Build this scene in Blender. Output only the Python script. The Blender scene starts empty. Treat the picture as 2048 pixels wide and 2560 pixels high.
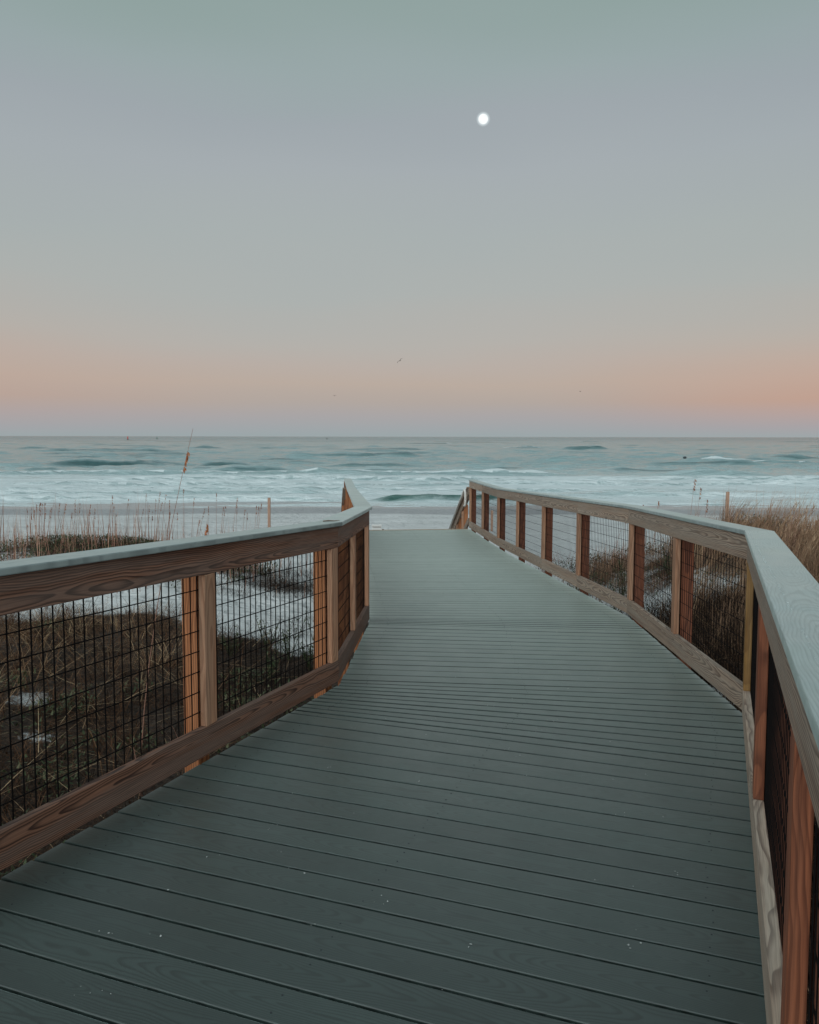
import bpy, math, random
import numpy as np
from mathutils import Vector, Matrix

random.seed(7)
rng = np.random.default_rng(11)
scene = bpy.context.scene
COL = scene.collection
R = math.radians

# ------------------------------------------------------------------ camera
CAM_Z = 1.425
cam_d = bpy.data.cameras.new('camera')
cam_d.sensor_fit = 'HORIZONTAL'
cam_d.sensor_width = 36.0
cam_d.lens = 36.0 * 1972.0 / 2048.0
PITCH = R(4.0)
cam_d.shift_y = -(189.0 - 1972.0 * math.tan(PITCH)) / 2048.0
cam_d.clip_start = 0.05
cam_d.clip_end = 40000.0
cam = bpy.data.objects.new('camera', cam_d)
cam.location = (0, 0, CAM_Z)
cam.rotation_euler = (math.pi / 2 - PITCH, R(-0.1), 0)
COL.objects.link(cam)
scene.camera = cam

# ------------------------------------------------------------------ view
scene.view_settings.view_transform = 'Standard'
scene.view_settings.look = 'None'
scene.view_settings.exposure = 0.0
scene.view_settings.gamma = 1.0

# ------------------------------------------------------------------ sky
def lin(c):
    return tuple(((v / 255.0) / 12.92 if v / 255.0 <= 0.04045 else ((v / 255.0 + 0.055) / 1.055) ** 2.4) for v in c)

world = bpy.data.worlds.new('World')
scene.world = world
world.use_nodes = True
wn = world.node_tree.nodes
wl = world.node_tree.links
wn.clear()

def wnode(kind, **kw):
    n = wn.new(kind)
    for k, v in kw.items():
        setattr(n, k, v)
    return n

def ramp_fill(cr, stops):
    el = cr.elements
    while len(el) > 1:
        el.remove(el[-1])
    el[0].position = stops[0][0]
    el[0].color = (*stops[0][1], 1)
    for p, c in stops[1:]:
        e = el.new(p)
        e.color = (*c, 1)

SUN_ELEV = R(5.0)
SUN_AZ = R(205.0)        # clockwise from +Y: low behind the photographer, a little to the left
tc = wnode('ShaderNodeTexCoord')
sep = wnode('ShaderNodeSeparateXYZ')
wl.new(tc.outputs['Generated'], sep.inputs[0])
# slightly uneven bands, as thin high haze
noi = wnode('ShaderNodeTexNoise')
noi.inputs['Scale'].default_value = 1.6
noi.inputs['Detail'].default_value = 2.0
mp = wnode('ShaderNodeMapping')
mp.inputs['Scale'].default_value = (1.0, 1.0, 5.0)
wl.new(tc.outputs['Generated'], mp.inputs['Vector'])
wl.new(mp.outputs[0], noi.inputs['Vector'])
ms = wnode('ShaderNodeMath', operation='MULTIPLY_ADD')
wl.new(noi.outputs[0], ms.inputs[0])
ms.inputs[1].default_value = 0.10
ms.inputs[2].default_value = -0.05
mul = wnode('ShaderNodeMath', operation='MULTIPLY')
wl.new(ms.outputs[0], mul.inputs[0])
# noise fades out at the horizon
mz = wnode('ShaderNodeMath', operation='MULTIPLY', use_clamp=True)
wl.new(sep.outputs[2], mz.inputs[0])
mz.inputs[1].default_value = 8.0
wl.new(mz.outputs[0], mul.inputs[1])
addz = wnode('ShaderNodeMath', operation='ADD', use_clamp=True)
wl.new(sep.outputs[2], addz.inputs[0])
wl.new(mul.outputs[0], addz.inputs[1])

def sky_ramp(pts):
    r = wnode('ShaderNodeValToRGB')
    ramp_fill(r.color_ramp, [(math.sin(R(e)), lin(c)) for e, c in pts])
    wl.new(addz.outputs[0], r.inputs[0])
    return r

centre = sky_ramp([(0.0, (153, 165, 168)), (0.6, (158, 164, 168)), (1.5, (166, 163, 165)), (2.6, (175, 164, 158)),
                   (4.0, (183, 168, 158)), (5.7, (182, 171, 164)), (7.5, (178, 174, 169)), (10.6, (171, 175, 173)),
                   (14.0, (167, 174, 174)), (18.0, (164, 171, 175)), (21.5, (158, 166, 171)), (24.5, (152, 166, 167)),
                   (28.0, (143, 161, 158)), (40.0, (104, 124, 128)), (60.0, (84, 103, 112)), (90.0, (80, 99, 110))])
side = sky_ramp([(0.0, (156, 165, 168)), (0.6, (165, 161, 165)), (1.5, (178, 159, 156)), (2.6, (189, 157, 143)),
                 (4.0, (190, 163, 150)), (5.7, (187, 168, 157)), (7.5, (181, 172, 164)), (10.6, (171, 174, 171)),
                 (14.0, (166, 173, 172)), (18.0, (161, 169, 173)), (21.5, (155, 164, 169)), (24.5, (149, 163, 165)),
                 (28.0, (141, 160, 157)), (40.0, (104, 124, 128)), (60.0, (84, 103, 112)), (90.0, (80, 99, 110))])
# the belt is pinker to the right (and a little to the left) of straight ahead
az = wnode('ShaderNodeMapRange', interpolation_type='SMOOTHSTEP')
wl.new(sep.outputs[0], az.inputs['Value'])
az.inputs['From Min'].default_value = 0.12
az.inputs['From Max'].default_value = 0.50
az2 = wnode('ShaderNodeMapRange', interpolation_type='SMOOTHSTEP')
wl.new(sep.outputs[0], az2.inputs['Value'])
az2.inputs['From Min'].default_value = -0.15
az2.inputs['From Max'].default_value = -0.6
az2.inputs['To Max'].default_value = 0.6
azm = wnode('ShaderNodeMath', operation='MAXIMUM')
wl.new(az.outputs[0], azm.inputs[0])
wl.new(az2.outputs[0], azm.inputs[1])
mixs = wnode('ShaderNodeMix', data_type='RGBA')
wl.new(azm.outputs[0], mixs.inputs[0])
wl.new(centre.outputs[0], mixs.inputs[6])
wl.new(side.outputs[0], mixs.inputs[7])
# the bright side of the dusk sky, behind the photographer
gd = Vector((math.sin(SUN_AZ), math.cos(SUN_AZ), 0.28)).normalized()
vm = wnode('ShaderNodeVectorMath', operation='DOT_PRODUCT')
wl.new(tc.outputs['Generated'], vm.inputs[0])
vm.inputs[1].default_value = gd
gl = wnode('ShaderNodeMapRange', interpolation_type='SMOOTHSTEP')
wl.new(vm.outputs['Value'], gl.inputs['Value'])
gl.inputs['From Min'].default_value = -0.15
gl.inputs['From Max'].default_value = 1.0
glc = wnode('ShaderNodeMix', data_type='RGBA', blend_type='MULTIPLY')
glc.inputs[0].default_value = 1.0
glc.inputs[7].default_value = (1.24, 1.38, 1.41, 1)
wl.new(gl.outputs[0], glc.inputs[6])
addg = wnode('ShaderNodeMix', data_type='RGBA', blend_type='ADD')
addg.inputs[0].default_value = 1.0
wl.new(mixs.outputs[2], addg.inputs[6])
wl.new(glc.outputs[2], addg.inputs[7])
# soft aureole of thin haze round the moon
MOON_DIR = Vector((0.0893, 0.9257, 0.3676))
def pix_dir(px_, py_):
    cyp = 1091 + 1972 * math.tan(PITCH)
    a = (px_ - 1024) / 1972; b_ = (cyp - py_) / 1972
    return Vector((a, math.cos(PITCH) + b_ * math.sin(PITCH), -math.sin(PITCH) + b_ * math.cos(PITCH))).normalized()
MOON_DIR = pix_dir(1207, 297)
vmo = wnode('ShaderNodeVectorMath', operation='DOT_PRODUCT')
wl.new(tc.outputs['Generated'], vmo.inputs[0])
vmo.inputs[1].default_value = MOON_DIR
aur = wnode('ShaderNodeMapRange', interpolation_type='SMOOTHERSTEP')
wl.new(vmo.outputs['Value'], aur.inputs['Value'])
aur.inputs['From Min'].default_value = math.cos(R(0.50))
aur.inputs['From Max'].default_value = math.cos(R(0.20))
aur.inputs['To Max'].default_value = 0.38
adda = wnode('ShaderNodeMix', data_type='RGBA', blend_type='ADD')
wl.new(aur.outputs[0], adda.inputs[0])
wl.new(addg.outputs[2], adda.inputs[6])
adda.inputs[7].default_value = (0.8, 0.9, 0.9, 1)
bg = wnode('ShaderNodeBackground')
wl.new(adda.outputs[2], bg.inputs[0])
bg.inputs[1].default_value = 1.0
# the physical sky of a sun on the horizon, very weak
nish = wnode('ShaderNodeTexSky', sky_type='NISHITA')
nish.sun_disc = False
nish.sun_elevation = SUN_ELEV
nish.sun_rotation = SUN_AZ
bg2 = wnode('ShaderNodeBackground')
wl.new(nish.outputs[0], bg2.inputs[0])
bg2.inputs[1].default_value = 0.004
adds = wnode('ShaderNodeAddShader')
wl.new(bg.outputs[0], adds.inputs[0])
wl.new(bg2.outputs[0], adds.inputs[1])
wo = wnode('ShaderNodeOutputWorld')
wl.new(adds.outputs[0], wo.inputs[0])

# ------------------------------------------------------------------ sun (low, soft, through haze)
sd = bpy.data.lights.new('sun', 'SUN')
sd.energy = 0.35
sd.angle = R(25)
sd.color = (1.0, 0.86, 0.72)
so = bpy.data.objects.new('sun', sd)
sdir = Vector((math.sin(SUN_AZ) * math.cos(SUN_ELEV + R(8)), math.cos(SUN_AZ) * math.cos(SUN_ELEV + R(8)), math.sin(SUN_ELEV + R(8))))
so.rotation_euler = (-sdir).to_track_quat('-Z', 'Y').to_euler()
COL.objects.link(so)

# ------------------------------------------------------------------ node helpers
def new_mat(name):
    m = bpy.data.materials.new(name)
    m.use_nodes = True
    nt = m.node_tree
    b = nt.nodes['Principled BSDF']
    return m, nt, b

class NB:
    """small helper that wires math nodes"""
    def __init__(self, nt):
        self.nt = nt
    def n(self, kind, **kw):
        x = self.nt.nodes.new(kind)
        for k, v in kw.items():
            setattr(x, k, v)
        return x
    def put(self, sock, v):
        if hasattr(v, 'is_output'):
            self.nt.links.new(v, sock)
        else:
            sock.default_value = v
    def m(self, op, a, b=0.0, c=0.0, clamp=False):
        x = self.n('ShaderNodeMath', operation=op, use_clamp=clamp)
        self.put(x.inputs[0], a); self.put(x.inputs[1], b); self.put(x.inputs[2], c)
        return x.outputs[0]
    def xyz(self, x, y, z):
        c = self.n('ShaderNodeCombineXYZ')
        self.put(c.inputs[0], x); self.put(c.inputs[1], y); self.put(c.inputs[2], z)
        return c.outputs[0]
    def noise(self, vec, scale, detail=2.0, rough=0.5, dist=0.0):
        x = self.n('ShaderNodeTexNoise')
        self.put(x.inputs['Vector'], vec)
        x.inputs['Scale'].default_value = scale
        x.inputs['Detail'].default_value = detail
        x.inputs['Roughness'].default_value = rough
        x.inputs['Distortion'].default_value = dist
        return x.outputs[0]
    def ss(self, v, a, b, lo=0.0, hi=1.0):
        x = self.n('ShaderNodeMapRange', interpolation_type='SMOOTHSTEP')
        self.put(x.inputs['Value'], v)
        x.inputs['From Min'].default_value = a; x.inputs['From Max'].default_value = b
        x.inputs['To Min'].default_value = lo; x.inputs['To Max'].default_value = hi
        return x.outputs[0]
    def mix(self, f, a, b, blend='MIX'):
        x = self.n('ShaderNodeMix', data_type='RGBA', blend_type=blend)
        self.put(x.inputs[0], f)
        self.put(x.inputs[6], (*a, 1) if isinstance(a, tuple) else a)
        self.put(x.inputs[7], (*b, 1) if isinstance(b, tuple) else b)
        return x.outputs[2]
    def bump(self, h, strength=0.3, dist=0.01):
        x = self.n('ShaderNodeBump')
        x.inputs['Strength'].default_value = strength
        x.inputs['Distance'].default_value = dist
        self.put(x.inputs['Height'], h)
        return x.outputs[0]

def wood(name, light, dark, grey, grey_amt=0.4, ring=0.008, rough=0.72, tilt=0.035, contrast=0.8):
    m, nt, b = new_mat(name)
    k = NB(nt)
    tcn = k.n('ShaderNodeTexCoord')
    oi = k.n('ShaderNodeObjectInfo')
    rnd = oi.outputs['Random']
    s = k.n('ShaderNodeSeparateXYZ')
    nt.links.new(tcn.outputs['Object'], s.inputs[0])
    x = k.m('ADD', s.outputs[0], k.m('MULTIPLY', rnd, 37.0))
    y, z = s.outputs[1], s.outputs[2]
    r2 = k.m('FRACT', k.m('MULTIPLY', rnd, 17.3))
    r3 = k.m('FRACT', k.m('MULTIPLY', rnd, 91.7))
    # slow wander of the grain and knots
    n1 = k.noise(k.xyz(k.m('MULTIPLY', x, 1.3), k.m('MULTIPLY', y, 4.0), k.m('MULTIPLY', z, 4.0)), 1.0, 3.0, 0.55)
    vor = k.n('ShaderNodeTexVoronoi')
    k.put(vor.inputs['Vector'], k.xyz(k.m('MULTIPLY', x, 1.15), k.m('MULTIPLY', y, 2.0), k.m('MULTIPLY', z, 4.5)))
    vor.inputs['Scale'].default_value = 1.0
    vor.inputs['Randomness'].default_value = 1.0
    kd = vor.outputs['Distance']
    knot = k.m('POWER', 2.718, k.m('MULTIPLY', k.m('MULTIPLY', kd, kd), -45.0))
    core = k.ss(kd, 0.085, 0.045)
    zc = k.m('ADD', z, k.m('MULTIPLY_ADD', r2, 0.16, -0.08))
    yc = k.m('ADD', y, k.m('MULTIPLY_ADD', r3, 0.03, 0.012))
    yc = k.m('ADD', yc, k.m('MULTIPLY', k.m('SINE', k.m('MULTIPLY', x, 1.1)), tilt))
    rad = k.m('SQRT', k.m('ADD', k.m('MULTIPLY', zc, zc), k.m('MULTIPLY', k.m('MULTIPLY', yc, yc), 1.0)))
    rad = k.m('ADD', rad, k.m('MULTIPLY', k.m('SUBTRACT', n1, 0.5), 0.075))
    rad = k.m('ADD', rad, k.m('MULTIPLY', knot, 0.035))
    ph = k.m('FRACT', k.m('DIVIDE', rad, ring))
    # slow rise (early wood), quick fall (late wood)
    late = k.m('MULTIPLY', k.ss(ph, 0.25, 0.86), k.ss(ph, 1.0, 0.90))
    fib = k.noise(k.xyz(k.m('MULTIPLY', x, 5.0), k.m('MULTIPLY', y, 210.0), k.m('MULTIPLY', z, 210.0)), 1.0, 3.0, 0.6)
    bl = k.noise(k.xyz(k.m('MULTIPLY', x, 1.1), k.m('MULTIPLY', y, 20.0), k.m('MULTIPLY', z, 20.0)), 1.0, 4.0, 0.62)
    rg = k.noise(k.xyz(k.m('MULTIPLY', x, 0.8), k.m('MULTIPLY', y, 34.0), k.m('MULTIPLY', z, 34.0)), 1.0, 3.0, 0.6)
    col = k.mix(k.m('MULTIPLY', late, contrast), light, dark)
    col = k.mix(k.m('MULTIPLY', core, 0.85), col, tuple(v * 0.35 for v in dark))
    col = k.mix(k.ss(rg, 0.45, 0.75, 0.0, 0.6), col, dark)
    g = k.m('MULTIPLY', k.ss(bl, 0.36, 0.62), grey_amt)
    col = k.mix(g, col, k.mix(k.m('MULTIPLY', late, 0.55), grey, tuple(v * 0.45 for v in grey)))
    crk = k.noise(k.xyz(k.m('MULTIPLY', x, 1.6), k.m('MULTIPLY', y, 60.0), k.m('MULTIPLY', z, 60.0)), 1.0, 2.0, 0.5)
    col = k.mix(k.ss(crk, 0.70, 0.76, 0.0, 0.75), col, tuple(v * 0.4 for v in dark))
    fm = k.ss(fib, 0.25, 0.75, 0.72, 1.18)
    col = k.mix(1.0, col, k.xyz(fm, fm, fm), 'MULTIPLY')
    tone = k.m('MULTIPLY_ADD', r2, 0.35, 0.82)
    col = k.mix(1.0, col, k.xyz(tone, tone, tone), 'MULTIPLY')
    nt.links.new(col, b.inputs['Base Color'])
    b.inputs['Roughness'].default_value = rough
    b.inputs['Specular IOR Level'].default_value = 0.3
    nt.links.new(k.bump(k.m('ADD', k.m('MULTIPLY', late, 0.5), fib), 0.35, 0.002), b.inputs['Normal'])
    return m

M = {}
M['rail_brown'] = wood('weathered_brown_pine', (0.225, 0.108, 0.068), (0.036, 0.015, 0.010), (0.18, 0.135, 0.115), 0.5, contrast=0.95)
M['rail_grey'] = wood('weathered_grey_pine', (0.36, 0.27, 0.205), (0.12, 0.072, 0.052), (0.31, 0.27, 0.225), 0.55, contrast=0.9)
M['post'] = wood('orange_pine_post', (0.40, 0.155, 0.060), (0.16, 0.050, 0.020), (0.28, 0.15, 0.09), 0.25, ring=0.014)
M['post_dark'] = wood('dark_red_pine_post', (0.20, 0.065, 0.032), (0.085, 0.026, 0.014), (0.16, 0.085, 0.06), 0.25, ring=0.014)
M['batten'] = wood('tan_pine_batten', (0.40, 0.21, 0.125), (0.27, 0.125, 0.07), (0.30, 0.21, 0.15), 0.45, ring=0.014)
M['batten_red'] = wood('red_orange_pine', (0.25, 0.082, 0.038), (0.11, 0.032, 0.015), (0.20, 0.095, 0.06), 0.25, ring=0.010)
M['batten_yellow'] = wood('yellow_stained_pine', (0.24, 0.125, 0.032), (0.15, 0.070, 0.018), (0.22, 0.15, 0.08), 0.4)
M['trim'] = wood('pale_pine_trim', (0.48, 0.36, 0.26), (0.36, 0.24, 0.16), (0.42, 0.36, 0.30), 0.4)
M['under'] = wood('dark_framing_pine', (0.16, 0.085, 0.05), (0.07, 0.035, 0.02), (0.10, 0.08, 0.06), 0.5)

def deck_material(name, base, grain, rough, spec=0.5, bump=0.2, sheen=0.0, coat=0.0):
    """grey green composite board with an embossed wood grain"""
    m, nt, b = new_mat(name)
    k = NB(nt)
    uv = k.n('ShaderNodeUVMap'); uv.uv_map = 'UVMap'      # u along the board in m, v across in m
    s = k.n('ShaderNodeSeparateXYZ')
    nt.links.new(uv.outputs[0], s.inputs[0])
    at = k.n('ShaderNodeAttribute'); at.attribute_name = 'rnd'
    rn = at.outputs['Fac']
    u = k.m('ADD', s.outputs[0], k.m('MULTIPLY', rn, 53.0))
    v = s.outputs[1]
    n1 = k.noise(k.xyz(k.m('MULTIPLY', u, 2.2), k.m('MULTIPLY', v, 6.0), k.m('MULTIPLY', rn, 9.0)), 1.0, 2.0, 0.5)
    rad = k.m('SQRT', k.m('ADD', k.m('POWER', k.m('SUBTRACT', v, 0.07), 2.0), k.m('POWER', k.m('ADD', 0.02, k.m('MULTIPLY', k.m('SINE', k.m('MULTIPLY', u, 2.6)), 0.05)), 2.0)))
    rad = k.m('ADD', rad, k.m('MULTIPLY', k.m('SUBTRACT', n1, 0.5), 0.07))
    ph = k.m('FRACT', k.m('DIVIDE', rad, 0.0075))
    late = k.m('MULTIPLY', k.ss(ph, 0.35, 0.8), k.ss(ph, 1.0, 0.85))
    fib = k.noise(k.xyz(k.m('MULTIPLY', u, 9.0), k.m('MULTIPLY', v, 260.0), 0.0), 1.0, 3.0, 0.6)
    bl = k.noise(k.xyz(k.m('MULTIPLY', u, 1.4), k.m('MULTIPLY', v, 3.0), k.m('MULTIPLY', rn, 31.0)), 1.0, 4.0, 0.6)
    geo = k.n('ShaderNodeNewGeometry')
    stain = k.noise(geo.outputs['Position'], 1.1, 4.0, 0.6)
    col = k.mix(k.m('MULTIPLY', late, 0.7), base, grain)
    tone = k.m('ADD', k.m('MULTIPLY', rn, 0.24), k.ss(bl, 0.25, 0.75, 0.82, 1.04))
    tone = k.m('MULTIPLY', tone, k.ss(fib, 0.2, 0.8, 0.86, 1.12))
    col = k.mix(1.0, col, k.xyz(tone, tone, tone), 'MULTIPLY')
    # faint green algae and pale dust in patches
    col = k.mix(k.ss(stain, 0.52, 0.75, 0.0, 0.30), col, (base[0] * 0.80, base[1] * 1.0, base[2] * 0.78))
    d2 = k.noise(geo.outputs['Position'], 5.0, 5.0, 0.65)
    col = k.mix(k.ss(d2, 0.58, 0.85, 0.0, 0.30), col, tuple(min(1, q * 2.4) for q in base))
    nt.links.new(col, b.inputs['Base Color'])
    k.put(b.inputs['Roughness'], k.ss(d2, 0.3, 0.7, rough - 0.05, rough + 0.06))
    b.inputs['Specular IOR Level'].default_value = spec
    b.inputs['Sheen Weight'].default_value = sheen
    b.inputs['Sheen Roughness'].default_value = 0.25
    b.inputs['Coat Weight'].default_value = coat
    b.inputs['Coat Roughness'].default_value = 0.45
    b.inputs['Sheen Tint'].default_value = (0.78, 1.0, 0.96, 1)
    nt.links.new(k.bump(k.m('ADD', k.m('MULTIPLY', late, -0.7), k.m('MULTIPLY', fib, 0.6)), bump, 0.002), b.inputs['Normal'])
    return m

M['deck'] = deck_material('grey_green_composite_deck', (0.030, 0.048, 0.043), (0.008, 0.014, 0.012), 0.46, 0.7, 0.08, 1.0, 0.6)
M['cap'] = deck_material('grey_composite_cap', (0.25, 0.305, 0.305), (0.17, 0.215, 0.215), 0.36, 0.7, 0.03, 0.2)

def plain(name, col, rough=0.6, metal=0.0, noise=0.25, nscale=30.0, emit=None):
    m, nt, b = new_mat(name)
    k = NB(nt)
    tcn = k.n('ShaderNodeTexCoord')
    nz = k.noise(tcn.outputs['Object'], nscale, 4.0, 0.6)
    f = k.ss(nz, 0.25, 0.75, 1 - noise, 1 + noise)
    c = k.mix(1.0, col, k.xyz(f, f, f), 'MULTIPLY')
    nt.links.new(c, b.inputs['Base Color'])
    b.inputs['Roughness'].default_value = rough
    b.inputs['Metallic'].default_value = metal
    if emit:
        b.inputs['Emission Color'].default_value = (*emit[0], 1)
        b.inputs['Emission Strength'].default_value = emit[1]
    return m

M['wire'] = plain('black_coated_wire', (0.004, 0.003, 0.003), 0.85, 0.0, 0.2)
M['wire'].node_tree.nodes['Principled BSDF'].inputs['Specular IOR Level'].default_value = 0.1
M['pvc'] = plain('white_pipe', (0.62, 0.61, 0.58), 0.4, 0.0, 0.06, 12)
M['white'] = plain('white_sign_plate', (0.62, 0.62, 0.60), 0.5, 0.0, 0.05)
M['red'] = plain('red_paint', (0.45, 0.05, 0.04), 0.5)
M['green'] = plain('green_paint', (0.03, 0.12, 0.08), 0.5)
M['dark'] = plain('dark_paint', (0.03, 0.035, 0.04), 0.5)
M['ink'] = plain('sign_ink', (0.10, 0.07, 0.06), 0.6, 0.0, 0.02)
M['orange_ink'] = plain('sign_orange', (0.65, 0.25, 0.06), 0.6, 0.0, 0.02)
M['stake'] = wood('weathered_stake', (0.45, 0.28, 0.20), (0.30, 0.17, 0.12), (0.38, 0.28, 0.22), 0.4)
M['bird'] = plain('dark_feathers', (0.05, 0.028, 0.022), 0.8)
M['speck'] = plain('pale_shell_grit', (0.36, 0.38, 0.37), 0.8)
M['dew'] = plain('dew', (0.36, 0.42, 0.42), 0.25)

def attr_ramp(name, stops, rough=0.8, tip=None, trans=0.0):
    m, nt, b = new_mat(name)
    k = NB(nt)
    at = k.n('ShaderNodeAttribute'); at.attribute_name = 'Col'
    s = k.n('ShaderNodeSeparateColor')
    nt.links.new(at.outputs['Color'], s.inputs[0])
    r = k.n('ShaderNodeValToRGB')
    ramp_fill(r.color_ramp, stops)
    nt.links.new(s.outputs[0], r.inputs[0])
    c = r.outputs[0]
    if tip:
        c = k.mix(k.ss(s.outputs[1], 0.35, 1.0, 0.0, 0.7), c, tip)
    nt.links.new(c, b.inputs['Base Color'])
    b.inputs['Roughness'].default_value = rough
    b.inputs['Specular IOR Level'].default_value = 0.2
    return m

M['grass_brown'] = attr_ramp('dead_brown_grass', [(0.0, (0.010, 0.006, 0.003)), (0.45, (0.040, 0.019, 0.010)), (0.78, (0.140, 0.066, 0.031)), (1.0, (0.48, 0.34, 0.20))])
M['grass_tan'] = attr_ramp('tan_dune_grass', [(0.0, (0.035, 0.019, 0.012)), (0.45, (0.16, 0.09, 0.052)), (0.8, (0.29, 0.18, 0.108)), (1.0, (0.42, 0.31, 0.20))], tip=(0.27, 0.16, 0.105))
M['leaf'] = attr_ramp('dark_green_leaf', [(0.0, (0.020, 0.030, 0.014)), (0.6, (0.05, 0.07, 0.03)), (1.0, (0.11, 0.11, 0.06))], 0.55)
M['oat'] = attr_ramp('dry_sea_oat', [(0.0, (0.17, 0.08, 0.06)), (0.6, (0.30, 0.16, 0.115)), (1.0, (0.42, 0.27, 0.19))])
M['oat_orange'] = attr_ramp('orange_sea_oat', [(0.0, (0.36, 0.12, 0.05)), (0.6, (0.52, 0.20, 0.09)), (1.0, (0.60, 0.30, 0.16))])

# ------------------------------------------------------------------ object helpers
def link(o, parent=None):
    COL.objects.link(o)
    if parent is not None:
        o.parent = parent
    return o

def tag(o, label=None, cat=None, group=None, kind=None):
    if label: o['label'] = label
    if cat: o['category'] = cat
    if group: o['group'] = group
    if kind: o['kind'] = kind
    return o

def empty(name, loc=(0, 0, 0)):
    o = bpy.data.objects.new(name, None)
    o.empty_display_size = 0.2
    o.location = loc
    COL.objects.link(o)
    return o

def mesh_np(name, v, faces, mat, smooth=False, col=None, uv=None):
    """v (N,3) array; faces list of tuples or (M,k) int array"""
    me = bpy.data.meshes.new(name)
    v = np.asarray(v, dtype=np.float32)
    if isinstance(faces, np.ndarray):
        k = faces.shape[1]
        me.vertices.add(len(v)); me.loops.add(faces.size); me.polygons.add(len(faces))
        me.vertices.foreach_set('co', v.ravel())
        me.polygons.foreach_set('loop_start', np.arange(0, faces.size, k, dtype=np.int32))
        me.loops.foreach_set('vertex_index', faces.ravel().astype(np.int32))
        me.update(calc_edges=True)
    else:
        me.from_pydata([tuple(map(float, p)) for p in v], [], faces)
        me.update()
    me.validate()
    me.materials.append(mat)
    if smooth:
        me.polygons.foreach_set('use_smooth', np.ones(len(me.polygons), dtype=bool))
    if col is not None:
        a = me.color_attributes.new('Col', 'FLOAT_COLOR', 'POINT')
        a.data.foreach_set('color', np.asarray(col, dtype=np.float32).ravel())
    return me

BOX_F = [(0, 3, 2, 1), (4, 5, 6, 7), (0, 1, 5, 4), (1, 2, 6, 5), (2, 3, 7, 6), (3, 0, 4, 7)]

def board(name, c8, mat, parent, ploc, ex, up=Vector((0, 0, 1)), bevel=0.004, sub=0):
    """one board from 8 corners (bottom ring then top ring); its local X runs along the grain (ex)"""
    c8 = [Vector(c) for c in c8]
    org = sum(c8, Vector()) / 8.0
    ex = Vector(ex).normalized()
    ez = (Vector(up) - ex * Vector(up).dot(ex))
    if ez.length < 1e-4:
        ez = Vector((0, 1, 0)) - ex * ex.y
    ez.normalize()
    ey = ez.cross(ex)
    rot = Matrix((ex, ey, ez)).transposed()
    inv = rot.transposed()
    loc = [inv @ (c - org) for c in c8]
    me = bpy.data.meshes.new(name)
    me.from_pydata([tuple(p) for p in loc], [], BOX_F)
    me.update()
    import bmesh
    bm = bmesh.new(); bm.from_mesh(me)
    bmesh.ops.recalc_face_normals(bm, faces=bm.faces)
    bm.to_mesh(me); bm.free()
    me.materials.append(mat)
    o = bpy.data.objects.new(name, me)
    o.matrix_world = Matrix.Translation(org - Vector(ploc)) @ rot.to_4x4()
    link(o, parent)
    if bevel:
        bv = o.modifiers.new('edge', 'BEVEL')
        bv.width = bevel; bv.segments = 2; bv.limit_method = 'ANGLE'
    return o

def tube(pts, rad, n=8):
    """tube vertices and faces along a polyline"""
    pts = [Vector(p) for p in pts]
    V = []; F = []
    rads = rad if isinstance(rad, (list, tuple)) else [rad] * len(pts)
    prev = None
    for i, p in enumerate(pts):
        t = (pts[min(i + 1, len(pts) - 1)] - pts[max(i - 1, 0)]).normalized()
        a = prev if prev is not None else (Vector((1, 0, 0)) if abs(t.x) < 0.8 else Vector((0, 1, 0)))
        a = (a - t * a.dot(t)).normalized()
        prev = a
        b = t.cross(a)
        for j in range(n):
            q = 2 * math.pi * j / n
            V.append(p + (a * math.cos(q) + b * math.sin(q)) * rads[i])
    for i in range(len(pts) - 1):
        for j in range(n):
            F.append((i * n + j, i * n + (j + 1) % n, (i + 1) * n + (j + 1) % n, (i + 1) * n + j))
    F.append(tuple(range(n - 1, -1, -1)))
    F.append(tuple((len(pts) - 1) * n + j for j in range(n)))
    return V, F

# lattice noise for terrain, masks and water
def vnoise(x, y, seed=0):
    r = np.random.default_rng(seed)
    T = r.random((256, 256)).astype(np.float64)
    xi = np.floor(x).astype(int); yi = np.floor(y).astype(int)
    fx = x - xi; fy = y - yi
    fx = fx * fx * (3 - 2 * fx); fy = fy * fy * (3 - 2 * fy)
    a = T[xi % 256, yi % 256]; b = T[(xi + 1) % 256, yi % 256]
    c = T[xi % 256, (yi + 1) % 256]; d = T[(xi + 1) % 256, (yi + 1) % 256]
    return (a * (1 - fx) + b * fx) * (1 - fy) + (c * (1 - fx) + d * fx) * fy

def fbm(x, y, seed=0, oct=4):
    s = 0; a = 0.5; t = 0
    for i in range(oct):
        s = s + a * vnoise(x * 2 ** i + 13.7 * i, y * 2 ** i - 7.1 * i, seed + i)
        t += a; a *= 0.5
    return s / t

# ------------------------------------------------------------------ the walkway's plan
def zdeck(y):
    """an even ramp that eases into a level landing"""
    t = min(max((y - 12.4) / 3.0, 0.0), 1.0)
    return -0.0435 * (min(y, 12.4) + 1.5 * (1 - (1 - t) ** 2))

def zd(p):
    return zdeck(p[1])

A = Vector((-0.467, 5.15)); C = Vector((-0.375, 7.36)); K = Vector((-0.985, 14.1)); EL = Vector((-1.285, 16.86))
R1 = Vector((1.924, 4.46)); R2 = Vector((2.116, 7.58)); R3 = Vector((1.591, 14.29)); ER = Vector((1.305, 17.17))
L0 = A + Vector((-math.sin(R(21.0)), -math.cos(R(21.0)))) * 8.0
R0 = R1 + Vector((-math.sin(R(21.7)), -math.cos(R(21.7)))) * 7.2
LEFT = [L0, A, C, K, Vector((-1.325, 17.6))]
RIGHT = [R0, R1, R2, R3, ER]

def smooth01(t):
    t = np.clip(t, 0, 1)
    return t * t * (3 - 2 * t)

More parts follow.
